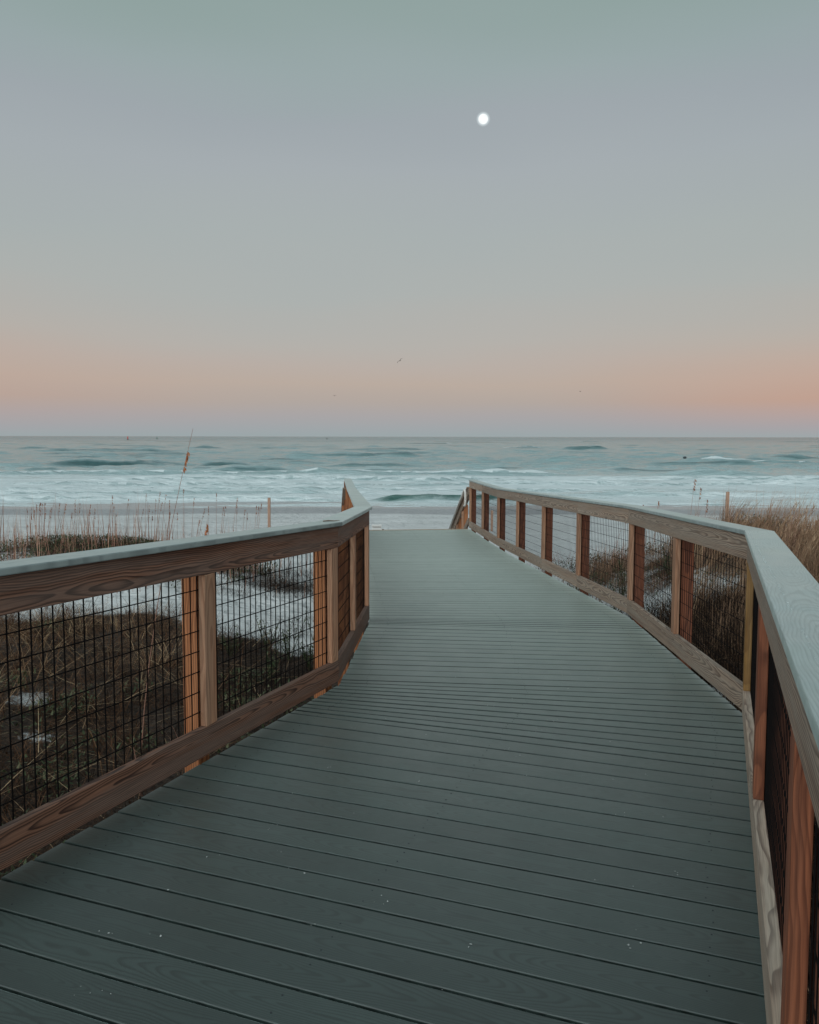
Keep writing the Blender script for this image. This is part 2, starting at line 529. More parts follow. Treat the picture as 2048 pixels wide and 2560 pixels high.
def gnd(x, y):
    """ground height"""
    x = np.asarray(x, float); y = np.asarray(y, float)
    b = np.interp(y, [-40, 9, 14, 20, 30, 43, 60, 120], [-1.0, -1.02, -1.22, -1.62, -1.85, -2.2, -2.75, -4.5])
    b = b + 0.55 * np.exp(-((x + 5.3) / 2.3) ** 2 - ((y - 14.6) / 1.5) ** 2)      # oat covered hummock, left
    b = b + 0.42 * np.exp(-((x + 9.0) / 3.2) ** 2 - ((y - 15.5) / 2.2) ** 2)
    b = b + 0.30 * np.exp(-((x + 4.2) / 1.5) ** 2 - ((y - 6.6) / 3.2) ** 2)
    b = b + 1.05 * np.exp(-((x - 5.6) / 1.9) ** 2 - ((y - 7.6) / 3.8) ** 2)       # grassy mound, right
    b = b + 0.75 * np.exp(-((x - 5.5) / 2.0) ** 2 - ((y - 13.0) / 2.2) ** 2)
    b = b + 0.55 * np.exp(-((x - 9.5) / 3.2) ** 2 - ((y - 11.0) / 4.0) ** 2)
    w = np.clip((30 - y) / 16, 0, 1)
    b = b + w * (0.34 * (fbm(x * 0.55 + 40, y * 0.55 + 9, 5) - 0.5) + 0.10 * (fbm(x * 2.1, y * 2.1, 9) - 0.5))
    b = b + (0.05 * (fbm(x * 0.10, y * 0.35, 21) - 0.5) + 0.045 * (fbm(x * 0.9, y * 0.9, 33) - 0.5)) * np.clip((46 - y) / 12, 0, 1)
    # hollow along the walkway
    lx = np.interp(y, [-2.3, 5.15, 7.36, 14.1, 19], [-3.36, -0.467, -0.375, -0.985, -1.5])
    rx = np.interp(y, [-2.3, 4.46, 7.58, 14.29, 19], [-0.7, 1.924, 2.116, 1.591, 1.1])
    d = np.maximum(np.maximum(lx - x, x - rx), 0)
    top = np.interp(y, [0, 14, 20, 24], [-0.62, -1.10, -1.60, 5])
    return np.where(y < 22, np.minimum(b, top + 1.1 * np.clip(d, 0, 3)), b)

def veg(x, y):
    """0 bare sand .. 1 dense dead grass"""
    x = np.asarray(x, float); y = np.asarray(y, float)
    n = fbm(x * 0.75 + 3, y * 0.75 + 8, 51)
    left = smooth01((11.2 - y + 2.4 * (n - 0.5)) / 1.6) * (x < 0.7)
    # bare hollow left of the corner of the railing, and small blow-outs
    bare = np.exp(-((x + 2.1) / 0.85) ** 2 - ((y - 10.5) / 0.95) ** 2) + 0.95 * np.exp(-((x + 3.3) / 1.7) ** 2 - ((y - 12.0) / 0.9) ** 2)
    bare = bare + 0.62 * np.exp(-((x + 3.35) / 0.24) ** 2 - ((y - 6.8) / 0.25) ** 2) + 0.55 * np.exp(-((x + 2.95) / 0.16) ** 2 - ((y - 6.1) / 0.16) ** 2)
    left = left * (1 - np.clip(bare * 1.35, 0, 1))
    left2 = np.exp(-((x + 5.3) / 2.4) ** 2 - ((y - 14.8) / 1.1) ** 2) * 1.2
    left2 = left2 + 0.55 * np.exp(-((x + 2.0) / 1.2) ** 2 - ((y - 13.6) / 0.8) ** 2)
    rr = smooth01((10.6 - y + 3.0 * (n - 0.5)) / 1.4) * (x > 0.7)
    rr = np.maximum(rr, np.exp(-((x - 6.0) / 2.6) ** 2 - ((y - 12.3) / 1.6) ** 2) * 1.3)
    rr = np.maximum(rr, 0.75 * np.exp(-((x - 3.6) / 1.0) ** 2 - ((y - 13.5) / 1.4) ** 2))
    return np.clip(np.maximum(np.maximum(left, left2), rr) * smooth01((n - 0.16) / 0.2), 0, 1)

# ------------------------------------------------------------------ beach sand, one sheet
def axis(lo, hi, fine_lo, fine_hi, fine, coarse):
    a = [fine_lo]
    s = fine
    while a[-1] < hi:
        if a[-1] >= fine_hi: s = min(s * 1.12, coarse)
        a.append(a[-1] + s)
    b = [fine_lo]
    s = fine
    while b[-1] > lo:
        s = min(s * 1.12, coarse)
        b.append(b[-1] - s)
    return np.array(b[:0:-1] + a)

gx = axis(-900, 900, -12, 14, 0.13, 40)
gy = axis(-60, 160, -2, 24, 0.13, 3.0)
GX, GY = np.meshgrid(gx, gy)
GZ = gnd(GX, GY)
nx, ny = len(gx), len(gy)
idx = np.arange(nx * ny).reshape(ny, nx)
F = np.stack([idx[:-1, :-1], idx[:-1, 1:], idx[1:, 1:], idx[1:, :-1]], -1).reshape(-1, 4)
VG = veg(GX, GY)
m, nt, b = new_mat('pale_quartz_sand')
k = NB(nt)
geo = k.n('ShaderNodeNewGeometry')
sp = k.n('ShaderNodeSeparateXYZ'); nt.links.new(geo.outputs['Position'], sp.inputs[0])
at = k.n('ShaderNodeAttribute'); at.attribute_name = 'Col'
sc_ = k.n('ShaderNodeSeparateColor'); nt.links.new(at.outputs['Color'], sc_.inputs[0])
big = k.noise(geo.outputs['Position'], 0.6, 5.0, 0.6)
fine = k.noise(geo.outputs['Position'], 14.0, 5.0, 0.65)
dry = k.mix(k.ss(big, 0.3, 0.7), (0.49, 0.50, 0.495), (0.58, 0.59, 0.585))
dry = k.mix(k.ss(fine, 0.55, 0.8, 0.0, 0.18), dry, (0.35, 0.33, 0.30))
# damp band above the swash: damp sand is darker
edge = k.noise(k.xyz(k.m('MULTIPLY', sp.outputs[0], 0.06), k.m('MULTIPLY', sp.outputs[1], 0.02), 0.0), 1.0, 3.0)
yy = k.m('ADD', sp.outputs[1], k.m('MULTIPLY_ADD', edge, 7.0, -3.5))
damp = k.m('MULTIPLY', k.ss(yy, 33.6, 34.6), 1.0)
col = k.mix(damp, dry, (0.34, 0.345, 0.35))
streak = k.noise(k.xyz(k.m('MULTIPLY', sp.outputs[0], 0.05), k.m('MULTIPLY', sp.outputs[1], 1.2), 4.0), 1.0, 4.0)
col = k.mix(k.m('MULTIPLY', k.ss(streak, 0.52, 0.66), k.ss(yy, 22.0, 27.0, 0.0, 0.25)), col, (0.34, 0.335, 0.33))
lit = k.noise(geo.outputs['Position'], 22.0, 4.0, 0.7)
litter = k.mix(k.ss(lit, 0.35, 0.65), (0.018, 0.012, 0.009), (0.06, 0.042, 0.030))
vm_ = k.m('ADD', sc_.outputs[0], k.m('MULTIPLY_ADD', lit, 0.9, -0.45))
col = k.mix(k.ss(vm_, 0.35, 0.6), col, litter)
nt.links.new(col, b.inputs['Base Color'])
k.put(b.inputs['Roughness'], k.ss(yy, 36.5, 38.5, 0.9, 0.28))
b.inputs['Specular IOR Level'].default_value = 0.3
foot = k.noise(geo.outputs['Position'], 2.6, 3.0, 0.55)
nt.links.new(k.bump(k.m('ADD', k.m('ADD', k.m('MULTIPLY', big, 2.0), fine), k.m('MULTIPLY', k.ss(foot, 0.42, 0.55), 2.5)), 0.6, 0.035), b.inputs['Normal'])
cols = np.zeros((nx * ny, 4), np.float32); cols[:, 0] = VG.ravel(); cols[:, 3] = 1
me = mesh_np('sand', np.stack([GX, GY, GZ], -1).reshape(-1, 3), F, m, True, cols)
sand = tag(link(bpy.data.objects.new('sand', me)), kind='structure')

# ------------------------------------------------------------------ sea, one sheet out to the horizon
ZW = -2.2
us = np.linspace(-0.85, 0.85, 820)
outer = 0.85 * 1.03 ** np.arange(1, 62)
us = np.concatenate([-outer[::-1], us, outer])
ratio = 1.0072
ys = [35.5]
while ys[-1] < 15000:
    ys.append(ys[-1] * ratio)
ys = np.array(ys)
U, Y = np.meshgrid(us, ys)
X = U * Y
Z = np.zeros_like(X)
wr = np.random.default_rng(5)
rowd = Y * (ratio - 1)
for i in range(70):
    lam = 0.8 * (9 / 0.8) ** wr.random()
    ang = wr.normal(0, 0.42)
    kx, ky = 2 * math.pi / lam * math.sin(ang), 2 * math.pi / lam * math.cos(ang)
    amp = 0.0064 * lam ** 0.55 * (0.5 + wr.random())
    fade = np.clip(lam / (rowd * 2.5) - 0.6, 0, 1)
    Z += amp * fade * np.sin(kx * X + ky * Y + wr.random() * 6.28)
gust = fbm(X * 0.02, Y * 0.02, 71)
Z *= 0.55 + 0.9 * gust
# short crested wind swell
for i in range(18):
    lam = wr.uniform(6, 14); ang = wr.normal(0, 0.5)
    kx, ky = 2 * math.pi / lam * math.sin(ang), 2 * math.pi / lam * math.cos(ang)
    Z += 0.019 * np.clip(lam / (rowd * 2.0) - 0.6, 0, 1) * np.sin(kx * X + ky * Y + wr.random() * 6.28)
Z = Z + 3.2 * np.clip(Z, 0, 0.4) ** 2
surf = smooth01((88 - Y) / 22)                     # 1 in the surf zone
Z *= (1 - 0.72 * surf)
foam = np.zeros_like(X)
green = np.zeros_like(X)
face = np.zeros_like(X)

def bore(y0, H, xs=None, back_l=2.2, front=0.55, wob=1.6, seed=0, fm=1.0, slope=0.0, fl=1.0, thick=1.0, fc=0.5):
    """a wave: steep shoreward face at y0, long back; xs = (x from, x to, soft)"""
    r0, r1 = np.searchsorted(ys, [y0 - 9 - front * 3, y0 + 14 + back_l * 6])
    W = slice(r0, r1)
    Xw, Yw, rw = X[W], Y[W], rowd[W]
    w = wob * (fbm(Xw * 0.09, Yw * 0 + seed * 3.3, 80 + seed) - 0.5) * 2 + 0.35 * (vnoise(Xw * 0.9, Yw * 0 + seed, 90 + seed) - 0.5)
    s = Yw - (y0 + w + slope * Xw)
    a = np.ones_like(Xw)
    if xs:
        a = smooth01((Xw - xs[0]) / xs[2]) * smooth01((xs[1] - Xw) / xs[2])
    else:
        a = smooth01((fbm(Xw * 0.045 + 3.1 * seed, Yw * 0 + 0.37 * seed, 190 + seed, 3) - 0.36) / 0.16)
    a = a * (0.35 + 0.9 * fbm(Xw * 0.11 + 7, Yw * 0 + seed, 100 + seed) + 0.5 * fbm(Xw * 0.6, Yw * 0.15 + seed, 170 + seed))
    fr = np.maximum(front, rw * 1.2)
    prof = np.where(s > 0, np.exp(-np.clip(s, 0, 60) / back_l), smooth01(1 + s / fr))
    Z[W] += H * a * prof
    fz = np.exp(-((s - 0.25 * thick) / (0.55 * thick)) ** 2) + 0.55 * np.where(s > 0, np.exp(-np.clip(s, 0, 60) / (2.2 * fl)), 0)
    fw_ = np.maximum(0.65 * front, rw * 1.0)
    face[W] = np.maximum(face[W], fc * np.clip(a, 0, 1) * np.exp(-((s + 0.75 * fw_) / (0.6 * fw_)) ** 2))
    foam[W] = np.maximum(foam[W], fm * np.clip(a * 1.1, 0, 1) * fz)

bore(38.6, 0.05, None, 2.0, 0.3, 2.2, 1, 0.85, 0.0, 0.8, 0.7)
bore(41.4, 0.10, None, 1.6, 0.35, 1.8, 2, 0.8, 0.0, 0.8, 0.8)
bore(44.6, 0.22, (-70, -2.5, 3), 1.4, 0.45, 0.9, 3, 1.0, 0.0, 1.0, 1.2)
bore(44.6, 0.36, (-3.0, 8.5, 2.5), 1.3, 0.5, 0.25, 4, 0.35, 0.0, 0.4, 0.3)
bore(48.5, 0.26, (6, 60, 8), 1.4, 0.5, 1.6, 5, 0.35, 0.0, 1.0, 0.6)
bore(49.5, 0.20, (-60, 2, 8), 1.4, 0.4, 1.8, 6, 0.6, 0.01, 1.0, 0.7)
bore(54.0, 0.20, None, 1.6, 0.45, 2.2, 7, 0.75, 0.0, 1.2, 0.8)
bore(59.5, 0.24, None, 1.8, 0.5, 2.4, 8, 0.8, 0.0, 1.4, 0.9)
bore(66.0, 0.30, (-30, 14, 8), 2.0, 0.6, 2.2, 9, 0.9, 0.03, 2.2, 1.6)
bore(67.0, 0.30, (10, 60, 10), 2.0, 0.6, 2.4, 10, 0.7, 0.0, 1.4, 0.9)
bore(75.0, 0.34, (-60, 20, 14), 2.4, 0.8, 2.6, 11, 0.9, 0.0, 2.6, 1.6)
bore(76.0, 0.42, (24, 36, 5), 2.2, 0.8, 1.0, 12, 0.2)
bore(98.0, 0.62, (-48, -28, 7), 3.0, 2.2, 1.0, 13, 0.0, fc=1.5)
bore(97.0, 0.5, (-27, -18, 4), 3.0, 1.8, 1.0, 14, 0.0, fc=1.4)
bore(95.0, 0.45, (-12, 3, 6), 3.0, 1.4, 1.0, 15, 0.0, fc=1.0)
bore(118.0, 0.42, (42, 54, 4), 3.2, 1.6, 1.0, 16, 0.8, 0.0, 1.2, 1.4, fc=0.7)
bore(112.0, 0.50, (58, 74, 5), 3.2, 1.6, 1.0, 17, 0.0, fc=1.2)
bore(150.0, 0.55, (85, 112, 8), 3.4, 2.0, 1.5, 18, 0.15, fc=1.2)
bore(225.0, 0.9, (42, 58, 5), 4.0, 2.6, 1.5, 19, 0.9, 0.0, 1.4, 1.6, fc=1.5)
bore(145.0, 0.55, (-22, 6, 10), 3.4, 2.0, 2.0, 20, 0.0, fc=1.0)
bore(185.0, 0.6, (-90, -50, 12), 3.4, 2.2, 2.0, 21, 0.0, fc=1.0)
for i in range(95):
    y_ = 80 * (900 / 80) ** (wr.random() ** 1.15)
    x_ = wr.uniform(-0.62, 0.62) * y_
    L_ = wr.uniform(2.5, 9.0) * (y_ / 100) ** 0.75
    bore(y_, wr.uniform(0.14, 0.34) * (y_ / 100) ** 0.2, (x_ - L_, x_ + L_, L_ * 0.6), 2.6, 1.0 * (y_ / 100) ** 0.6, 1.0, 300 + i, 0.55 if wr.random() < 0.10 else 0.0, wr.normal(0, 0.06), 1.0, 1.0, wr.uniform(0.5, 1.2))
green = np.exp(-((Y - 44.45) / 0.45) ** 2) * smooth01((X + 2.6) / 1.5) * smooth01((9.5 - X) / 3)
# drifting foam sheets in the surf
sheet = smooth01((80 - Y) / 10) * (0.74 + 0.8 * (fbm(X * 0.10, Y * 0.40, 140) - 0.5))
foam = np.maximum(foam, sheet)
swash = smooth01((43.5 - Y) / 3.0)
foam = np.clip(foam, 0, 1.2) * (1 - 0.6 * np.clip(face * 1.3, 0, 1))
ZS = ZW + Z * np.clip((Y - 36) / 6, 0.05, 1) - 0.000 * Y
ZS = np.where(Y < 44, ZS + 0.10 * smooth01((43 - Y) / 6), ZS)
m, nt, b = new_mat('sea_water')
k = NB(nt)
geo = k.n('ShaderNodeNewGeometry')
sp = k.n('ShaderNodeSeparateXYZ'); nt.links.new(geo.outputs['Position'], sp.inputs[0])
at = k.n('ShaderNodeAttribute'); at.attribute_name = 'Col'
sc_ = k.n('ShaderNodeSeparateColor'); nt.links.new(at.outputs['Color'], sc_.inputs[0])
px, py = sp.outputs[0], sp.outputs[1]
lace = k.noise(k.xyz(k.m('MULTIPLY', px, 0.55), k.m('MULTIPLY', py, 1.1), 0.0), 1.0, 6.0, 0.68, 0.6)
fsum = k.m('ADD', sc_.outputs[0], k.m('MULTIPLY_ADD', lace, 1.1, -0.55))
fmask = k.ss(fsum, 0.38, 0.80)
shallow = k.ss(py, 110.0, 42.0)
wcol = k.mix(shallow, (0.235, 0.350, 0.360), (0.48, 0.59, 0.60))
wcol = k.mix(k.ss(py, 180.0, 1500.0, 0.0, 0.85), wcol, (0.10, 0.205, 0.215))
wcol = k.mix(sc_.outputs[1], wcol, (0.015, 0.085, 0.060))
wcol = k.mix(k.m('MULTIPLY', sc_.outputs[2], 0.8, clamp=True), wcol, (0.035, 0.095, 0.10))  # shaded fronts of the waves, darkened in the water colour itself
col = k.mix(fmask, wcol, (0.61, 0.68, 0.69))
nt.links.new(col, b.inputs['Base Color'])
k.put(b.inputs['Roughness'], k.m('MULTIPLY_ADD', fmask, 0.45, 0.10))
b.inputs['IOR'].default_value = 1.33
b.inputs['Specular IOR Level'].default_value = 0.32
rip = k.noise(k.xyz(k.m('MULTIPLY', px, 0.9), k.m('MULTIPLY', py, 1.9), 0.0), 1.0, 6.0, 0.62)
rip2 = k.noise(k.xyz(k.m('MULTIPLY', px, 0.16), k.m('MULTIPLY', py, 0.75), 3.0), 1.0, 5.0, 0.6)
far = k.ss(py, 150.0, 900.0)
hh = k.m('ADD', k.m('MULTIPLY', rip, 0.32), k.m('MULTIPLY', rip2, k.m('MULTIPLY_ADD', far, 3.2, 0.16)))
nt.links.new(k.bump(hh, 0.9, 1.0), b.inputs['Normal'])
nr, nc = X.shape
idx = np.arange(nr * nc).reshape(nr, nc)
F = np.stack([idx[:-1, :-1], idx[:-1, 1:], idx[1:, 1:], idx[1:, :-1]], -1).reshape(-1, 4)
cols = np.zeros((nr * nc, 4), np.float32); cols[:, 0] = foam.ravel(); cols[:, 1] = green.ravel(); cols[:, 2] = face.ravel(); cols[:, 3] = 1
me = mesh_np('sea', np.stack([X, Y, ZS], -1).reshape(-1, 3), F, m, True, cols)
sea = tag(link(bpy.data.objects.new('sea', me)), kind='structure')

# ------------------------------------------------------------------ boardwalk
walk = tag(empty('boardwalk', (0.8, 4.0, zdeck(4.0) - 0.3)), 'grey green composite boardwalk sloping and turning down to the beach', 'boardwalk')
WL = Vector(walk.location)

def cross(poly, P, d):
    """where the line P + t d meets a polyline (plan)"""
    best = None
    for i in range(len(poly) - 1):
        a, b_ = poly[i], poly[i + 1]
        e = b_ - a
        den = d.x * e.y - d.y * e.x
        if abs(den) < 1e-9: continue
        w = a - P
        t = (w.x * e.y - w.y * e.x) / den
        s = (w.x * d.y - w.y * d.x) / den
        lo = -1e-6 if i > 0 else -9
        hi = 1 + 1e-6 if i < len(poly) - 2 else 9
        if lo <= s <= hi and (best is None or abs(t) < abs(best[0])):
            best = (t, a + e * s)
    return best[1]

def inset(poly, d):
    out = []
    for i, p in enumerate(poly):
        ns = []
        for a, b_ in ((i - 1, i), (i, i + 1)):
            if a >= 0 and b_ < len(poly):
                e = (poly[b_] - poly[a]).normalized()
                ns.append(Vector((e.y, -e.x)))
        n = sum(ns, Vector((0, 0)))
        n.normalize()
        c = n.dot(ns[0])
        out.append(p + n * (d / c))
    return out

DL = inset(LEFT, 0.004)        # deck edge just inside the rails
DR = inset(RIGHT, 0.03)

def line(y0, deg):             # a joint between boards: through (0, y0), tilted clockwise
    return Vector((0, y0)), Vector((math.cos(R(deg)), -math.sin(R(deg))))

sections = []
# lines as (y at x=0, angle)
pitch1 = 0.144 / math.cos(R(21.0))
ya = 4.262
n1 = 34
s1 = [(ya - pitch1 * (n1 - i), 21.0) for i in range(n1 + 1)]
n2 = 11
s2 = [(ya + (5.221 - ya) * i / n2, 20.8 + (6.2 - 20.8) * i / n2) for i in range(n2 + 1)]
n3 = 13
s3 = [(5.221 + (7.163 - 5.221) * i / n3, 6.2) for i in range(n3 + 1)]
n4 = 5
s4 = [(7.163 + (7.514 - 7.163) * i / n4, 6.2 + (1.8 - 6.2) * i / n4) for i in range(n4 + 1)]
n5 = 15
s5 = [(7.514 + 0.144 * i, 1.8) for i in range(n5 + 1)]
y5 = s5[-1][0]
n6 = 6
s6 = [(y5 + (10.44 - y5) * i / n6, 1.8 + (-5.4 - 1.8) * i / n6) for i in range(n6 + 1)]
n7 = 46
s7 = [(10.44 + (17.025 - 10.44) * i / n7, -5.4 - 1.6 * i / n7) for i in range(n7 + 1)]

def deck_section(lines, gap):
    V = []; F = []; UV = []; RN = []
    T = 0.025; c = 0.0022
    for i in range(len(lines) - 1):
        q = []
        for (y0, dg), sgn in ((lines[i], 1), (lines[i + 1], -1)):
            P, d = line(y0, dg)
            P = P + Vector((d.y * -1, d.x)).normalized() * (gap / 2 * sgn)
            q.append((cross(DL, P, d), cross(DR, P, d)))
        (a, b_), (d0, c0) = q          # a,b near edge left/right ; d0,c0 far edge left/right
        jl = random.uniform(-0.004, 0.004); jr = random.uniform(-0.004, 0.004)
        ex = (b_ - a).normalized()
        a = a + ex * jl; d0 = d0 + ex * jl; b_ = b_ + ex * jr; c0 = c0 + ex * jr
        ny_ = Vector((-ex.y, ex.x))
        rn = random.random()
        lift = random.uniform(-0.0007, 0.0007)
        N = 6
        base = len(V)
        prof = []
        for t in range(N + 1):
            f_ = t / N
            pn = a.lerp(b_, f_); pf = d0.lerp(c0, f_)
            # rounded long edges: outer low, bevel, top
            ring = []
            for (p, dz, inw) in ((pn, -T, 0.0), (pn, -c, 0.0), (pn, -0.0009, 0.0016), (pn, 0.0, c * 1.3), (pf, 0.0, -c * 1.3), (pf, -0.0009, -0.0016), (pf, -c, 0.0), (pf, -T, 0.0)):
                pp = p + ny_ * inw
                ring.append((pp, dz))
            for pp, dz in ring:
                V.append((pp.x, pp.y, zdeck(pp.y) + dz + lift))
                UV.append(((pp - a).dot(ex), (pp - a).dot(ny_)))
        for t in range(N):
            o0 = base + t * 8; o1 = o0 + 8
            for j in range(8):
                j2 = (j + 1) % 8
                F.append((o0 + j, o0 + j2, o1 + j2, o1 + j)); RN.append(rn)
        F.append(tuple(base + j for j in range(7, -1, -1))); RN.append(rn)
        F.append(tuple(base + N * 8 + j for j in range(8))); RN.append(rn)
    me = bpy.data.meshes.new('deck_section')
    me.from_pydata([(v[0] - WL.x, v[1] - WL.y, v[2] - WL.z) for v in V], [], F)
    me.update()
    import bmesh
    bm = bmesh.new(); bm.from_mesh(me); bmesh.ops.recalc_face_normals(bm, faces=bm.faces); bm.to_mesh(me); bm.free()
    uvl = me.uv_layers.new(name='UVMap')
    li = np.zeros(len(me.loops), np.int32); me.loops.foreach_get('vertex_index', li)
    uvl.data.foreach_set('uv', np.array(UV, np.float32)[li].ravel())
    ra = me.attributes.new('rnd', 'FLOAT', 'FACE')
    ra.data.foreach_set('value', np.array(RN, np.float32))
    me.materials.append(M['deck'])
    return link(bpy.data.objects.new('deck_section', me), walk)

for s, g in ((s1, 0.0105), (s2, 0.015), (s3, 0.0105), (s4, 0.014), (s5, 0.006), (s6, 0.0065), (s7, 0.006)):
    deck_section(s, g)

SV, SF = [], []
def screw(p, r=0.0029):
    k0 = len(SV)
    for dz in (-0.0015, 0.0010):
        for j in range(7):
            a = 2 * math.pi * j / 7
            SV.append((p.x + r * math.cos(a) - WL.x, p.y + r * math.sin(a) - WL.y, zdeck(p.y) + dz - WL.z))
    SF.append(tuple(k0 + 7 + j for j in range(7)))
    for j in range(7):
        SF.append((k0 + j, k0 + (j + 1) % 7, k0 + 7 + (j + 1) % 7, k0 + 7 + j))
for lines in (s1, s2, s3, s4, s5, s6, s7):
    for i in range(len(lines) - 1):
        (ya0, da), (yb0, db) = lines[i], lines[i + 1]
        P, d = line((ya0 + yb0) / 2, (da + db) / 2)
        a_, b_ = cross(DL, P, d), cross(DR, P, d)
        wv = Vector((-d.y, d.x)) * (0.036 if abs(ya0 - yb0) > 0.1 else 0.02)
        for f_ in (0.07, 0.5, 0.93):
            c_ = a_.lerp(b_, f_ + random.uniform(-0.004, 0.004))
            for sg in (-1, 1):
                if random.random() < 0.9:
                    screw(c_ + wv * sg + d * random.uniform(-0.006, 0.006))
me = bpy.data.meshes.new('screw'); me.from_pydata(SV, [], SF); me.update(); me.materials.append(M['dark'])
tag(link(bpy.data.objects.new('screw', me), walk), kind='stuff')

def beam(name, p, q, w, t, ztop, mat, parent, ploc, zf=zd, bevel=0.003):
    """a level board along p-q in plan, its top ztop above deck"""
    e = (q - p).normalized(); n = Vector((-e.y, e.x))
    c = []
    for zz in (ztop - t, ztop):
        for (pt, o) in ((p, -w / 2), (q, -w / 2), (q, w / 2), (p, w / 2)):
            r_ = pt + n * o
            c.append((r_.x, r_.y, zf(pt) + zz))
    return board(name, c, mat, parent, ploc, (q.x - p.x, q.y - p.y, zf(q) - zf(p)), bevel=bevel)

# framing under the boards
for poly, sg in ((LEFT, 1), (RIGHT, -1)):
    pl = inset(poly, sg * 0.07)
    for i in range(len(pl) - 1):
        beam('rim_joist', pl[i], pl[i + 1], 0.04, 0.19, -0.030, M['under'], walk, WL)
for f_ in (0.28, 0.5, 0.72):
    for i in range(len(LEFT) - 1):
        p = LEFT[i].lerp(RIGHT[i], f_); q = LEFT[i + 1].lerp(RIGHT[i + 1], f_)
        beam('joist', p, q, 0.04, 0.18, -0.030, M['under'], walk, WL)
# pale wood trim at the head of the stairs
e_ = (ER - EL).normalized(); n_ = Vector((-e_.y, e_.x))
beam('edge_trim', EL + n_ * 0.045 + e_ * 0.01, ER + n_ * 0.045 - e_ * 0.01, 0.07, 0.04, 0.006, M['trim'], walk, WL)
beam('end_fascia', EL + n_ * 0.05 + e_ * 0.01, ER + n_ * 0.05 - e_ * 0.01, 0.04, 0.2, -0.036, M['under'], walk, WL)

# ------------------------------------------------------------------ railings
def miters(poly, outward):
    """per vertex miter vectors pointing outward (unit offset distance)"""
    mv = []
    for i in range(len(poly)):
        ns = []
        for a, b_ in ((i - 1, i), (i, i + 1)):
            if a >= 0 and b_ < len(poly):
                e = (poly[b_] - poly[a]).normalized()
                ns.append(Vector((-e.y, e.x)) * outward)
        n = sum(ns, Vector((0, 0))).normalized()
        mv.append(n / n.dot(ns[0]))
    return mv

def run_piece(name, poly, mv, i, t0, t1, o0, o1, z0, z1, mat, parent, ploc, bevel=0.004):
    """board along segment i between t0..t1 metres (None = to the mitred vertex)"""
    p, q = poly[i], poly[i + 1]
    L = (q - p).length
    e = (q - p) / L
    n = mv[i] - e * mv[i].dot(e)
    def pt(t, o, end):
        if t is None:
            return (p + mv[i] * o) if end == 0 else (q + mv[i + 1] * o)
        return p + e * t + n * o
    c = []
    for zz in (z0, z1):
        for (t, o, end) in ((t0, o0, 0), (t1, o0, 1), (t1, o1, 1), (t0, o1, 0)):
            r_ = pt(t, o, end)
            base = zd(p) if (t is None and end == 0) else (zd(q) if (t is None and end == 1) else zd(p) + (zd(q) - zd(p)) * t / L)
            c.append((r_.x, r_.y, base + zz))
    return board(name, c, mat, parent, ploc, (e.x, e.y, (zd(q) - zd(p)) / L), bevel=bevel)

RAIL_T = 0.038
def upright(name, poly, mv, i, t, o0, o1, w, zb, zt, mat, parent, ploc, ground=False):
    p, q = poly[i], poly[i + 1]
    L = (q - p).length; e = (q - p) / L
    n = mv[i] - e * mv[i].dot(e)
    base = zd(p) + (zd(q) - zd(p)) * t / L
    c = []
    P0 = p + e * t
    for zz in (zb, zt):
        for (s_, o) in ((-w / 2, o0), (w / 2, o0), (w / 2, o1), (-w / 2, o1)):
            r_ = P0 + e * s_ + n * o
            c.append((r_.x, r_.y, base + zz))
    if ground:
        g = float(gnd(P0.x, P0.y)) - 0.25
        c[:4] = [(a_, b_, g) for a_, b_, _ in c[:4]]
    return board(name, c, mat, parent, ploc, (0, 0, 1), up=Vector((e.x, e.y, 0)), bevel=0.004)

def wire_panel(poly, mv, i, t0, t1, parent, ploc, zb=0.09, zt=1.0, wr_=0.0017):
    p, q = poly[i], poly[i + 1]
    L = (q - p).length; e = (q - p) / L
    n = mv[i] - e * mv[i].dot(e)
    sl = (zd(q) - zd(p)) / L
    V = []; F = []
    def bar(a, b_, r):
        a = Vector(a); b_ = Vector(b_)
        d = (b_ - a).normalized()
        u = Vector((n.x, n.y, 0)); w = d.cross(u)
        k0 = len(V)
        for P_ in (a, b_):
            for s_, t_ in ((-1, -1), (1, -1), (1, 1), (-1, 1)):
                V.append(P_ + u * r * s_ + w * r * t_)
        for f4 in BOX_F:
            F.append(tuple(k0 + j for j in f4))
    o = 0.0412
    nv = int((t1 - t0) / 0.0508)
    for j in range(nv + 1):
        t = t0 + (t1 - t0) * j / max(nv, 1)
        jig = random.uniform(-0.0015, 0.0015)
        P0 = p + e * (t + jig) + n * o
        P1 = p + e * (t - jig) + n * o
        zb0 = zd(p) + sl * t
        bar((P0.x, P0.y, zb0 + zb), (P1.x, P1.y, zb0 + zt), wr_)
    nh = int((zt - zb) / 0.1016)
    for j in range(nh + 1):
        z = zb + 0.04 + j * 0.1016
        if z > zt: break
        P0 = p + e * t0 + n * (o + 2 * wr_); P1 = p + e * t1 + n * (o + 2 * wr_)
        bar((P0.x, P0.y, zd(p) + sl * t0 + z), (P1.x, P1.y, zd(p) + sl * t1 + z), wr_)
    me = bpy.data.meshes.new('wire_mesh')
    me.from_pydata([tuple(v - Vector(ploc)) for v in V], [], F)
    me.update()
    me.materials.append(M['wire'])
    return link(bpy.data.objects.new('wire_mesh', me), parent)

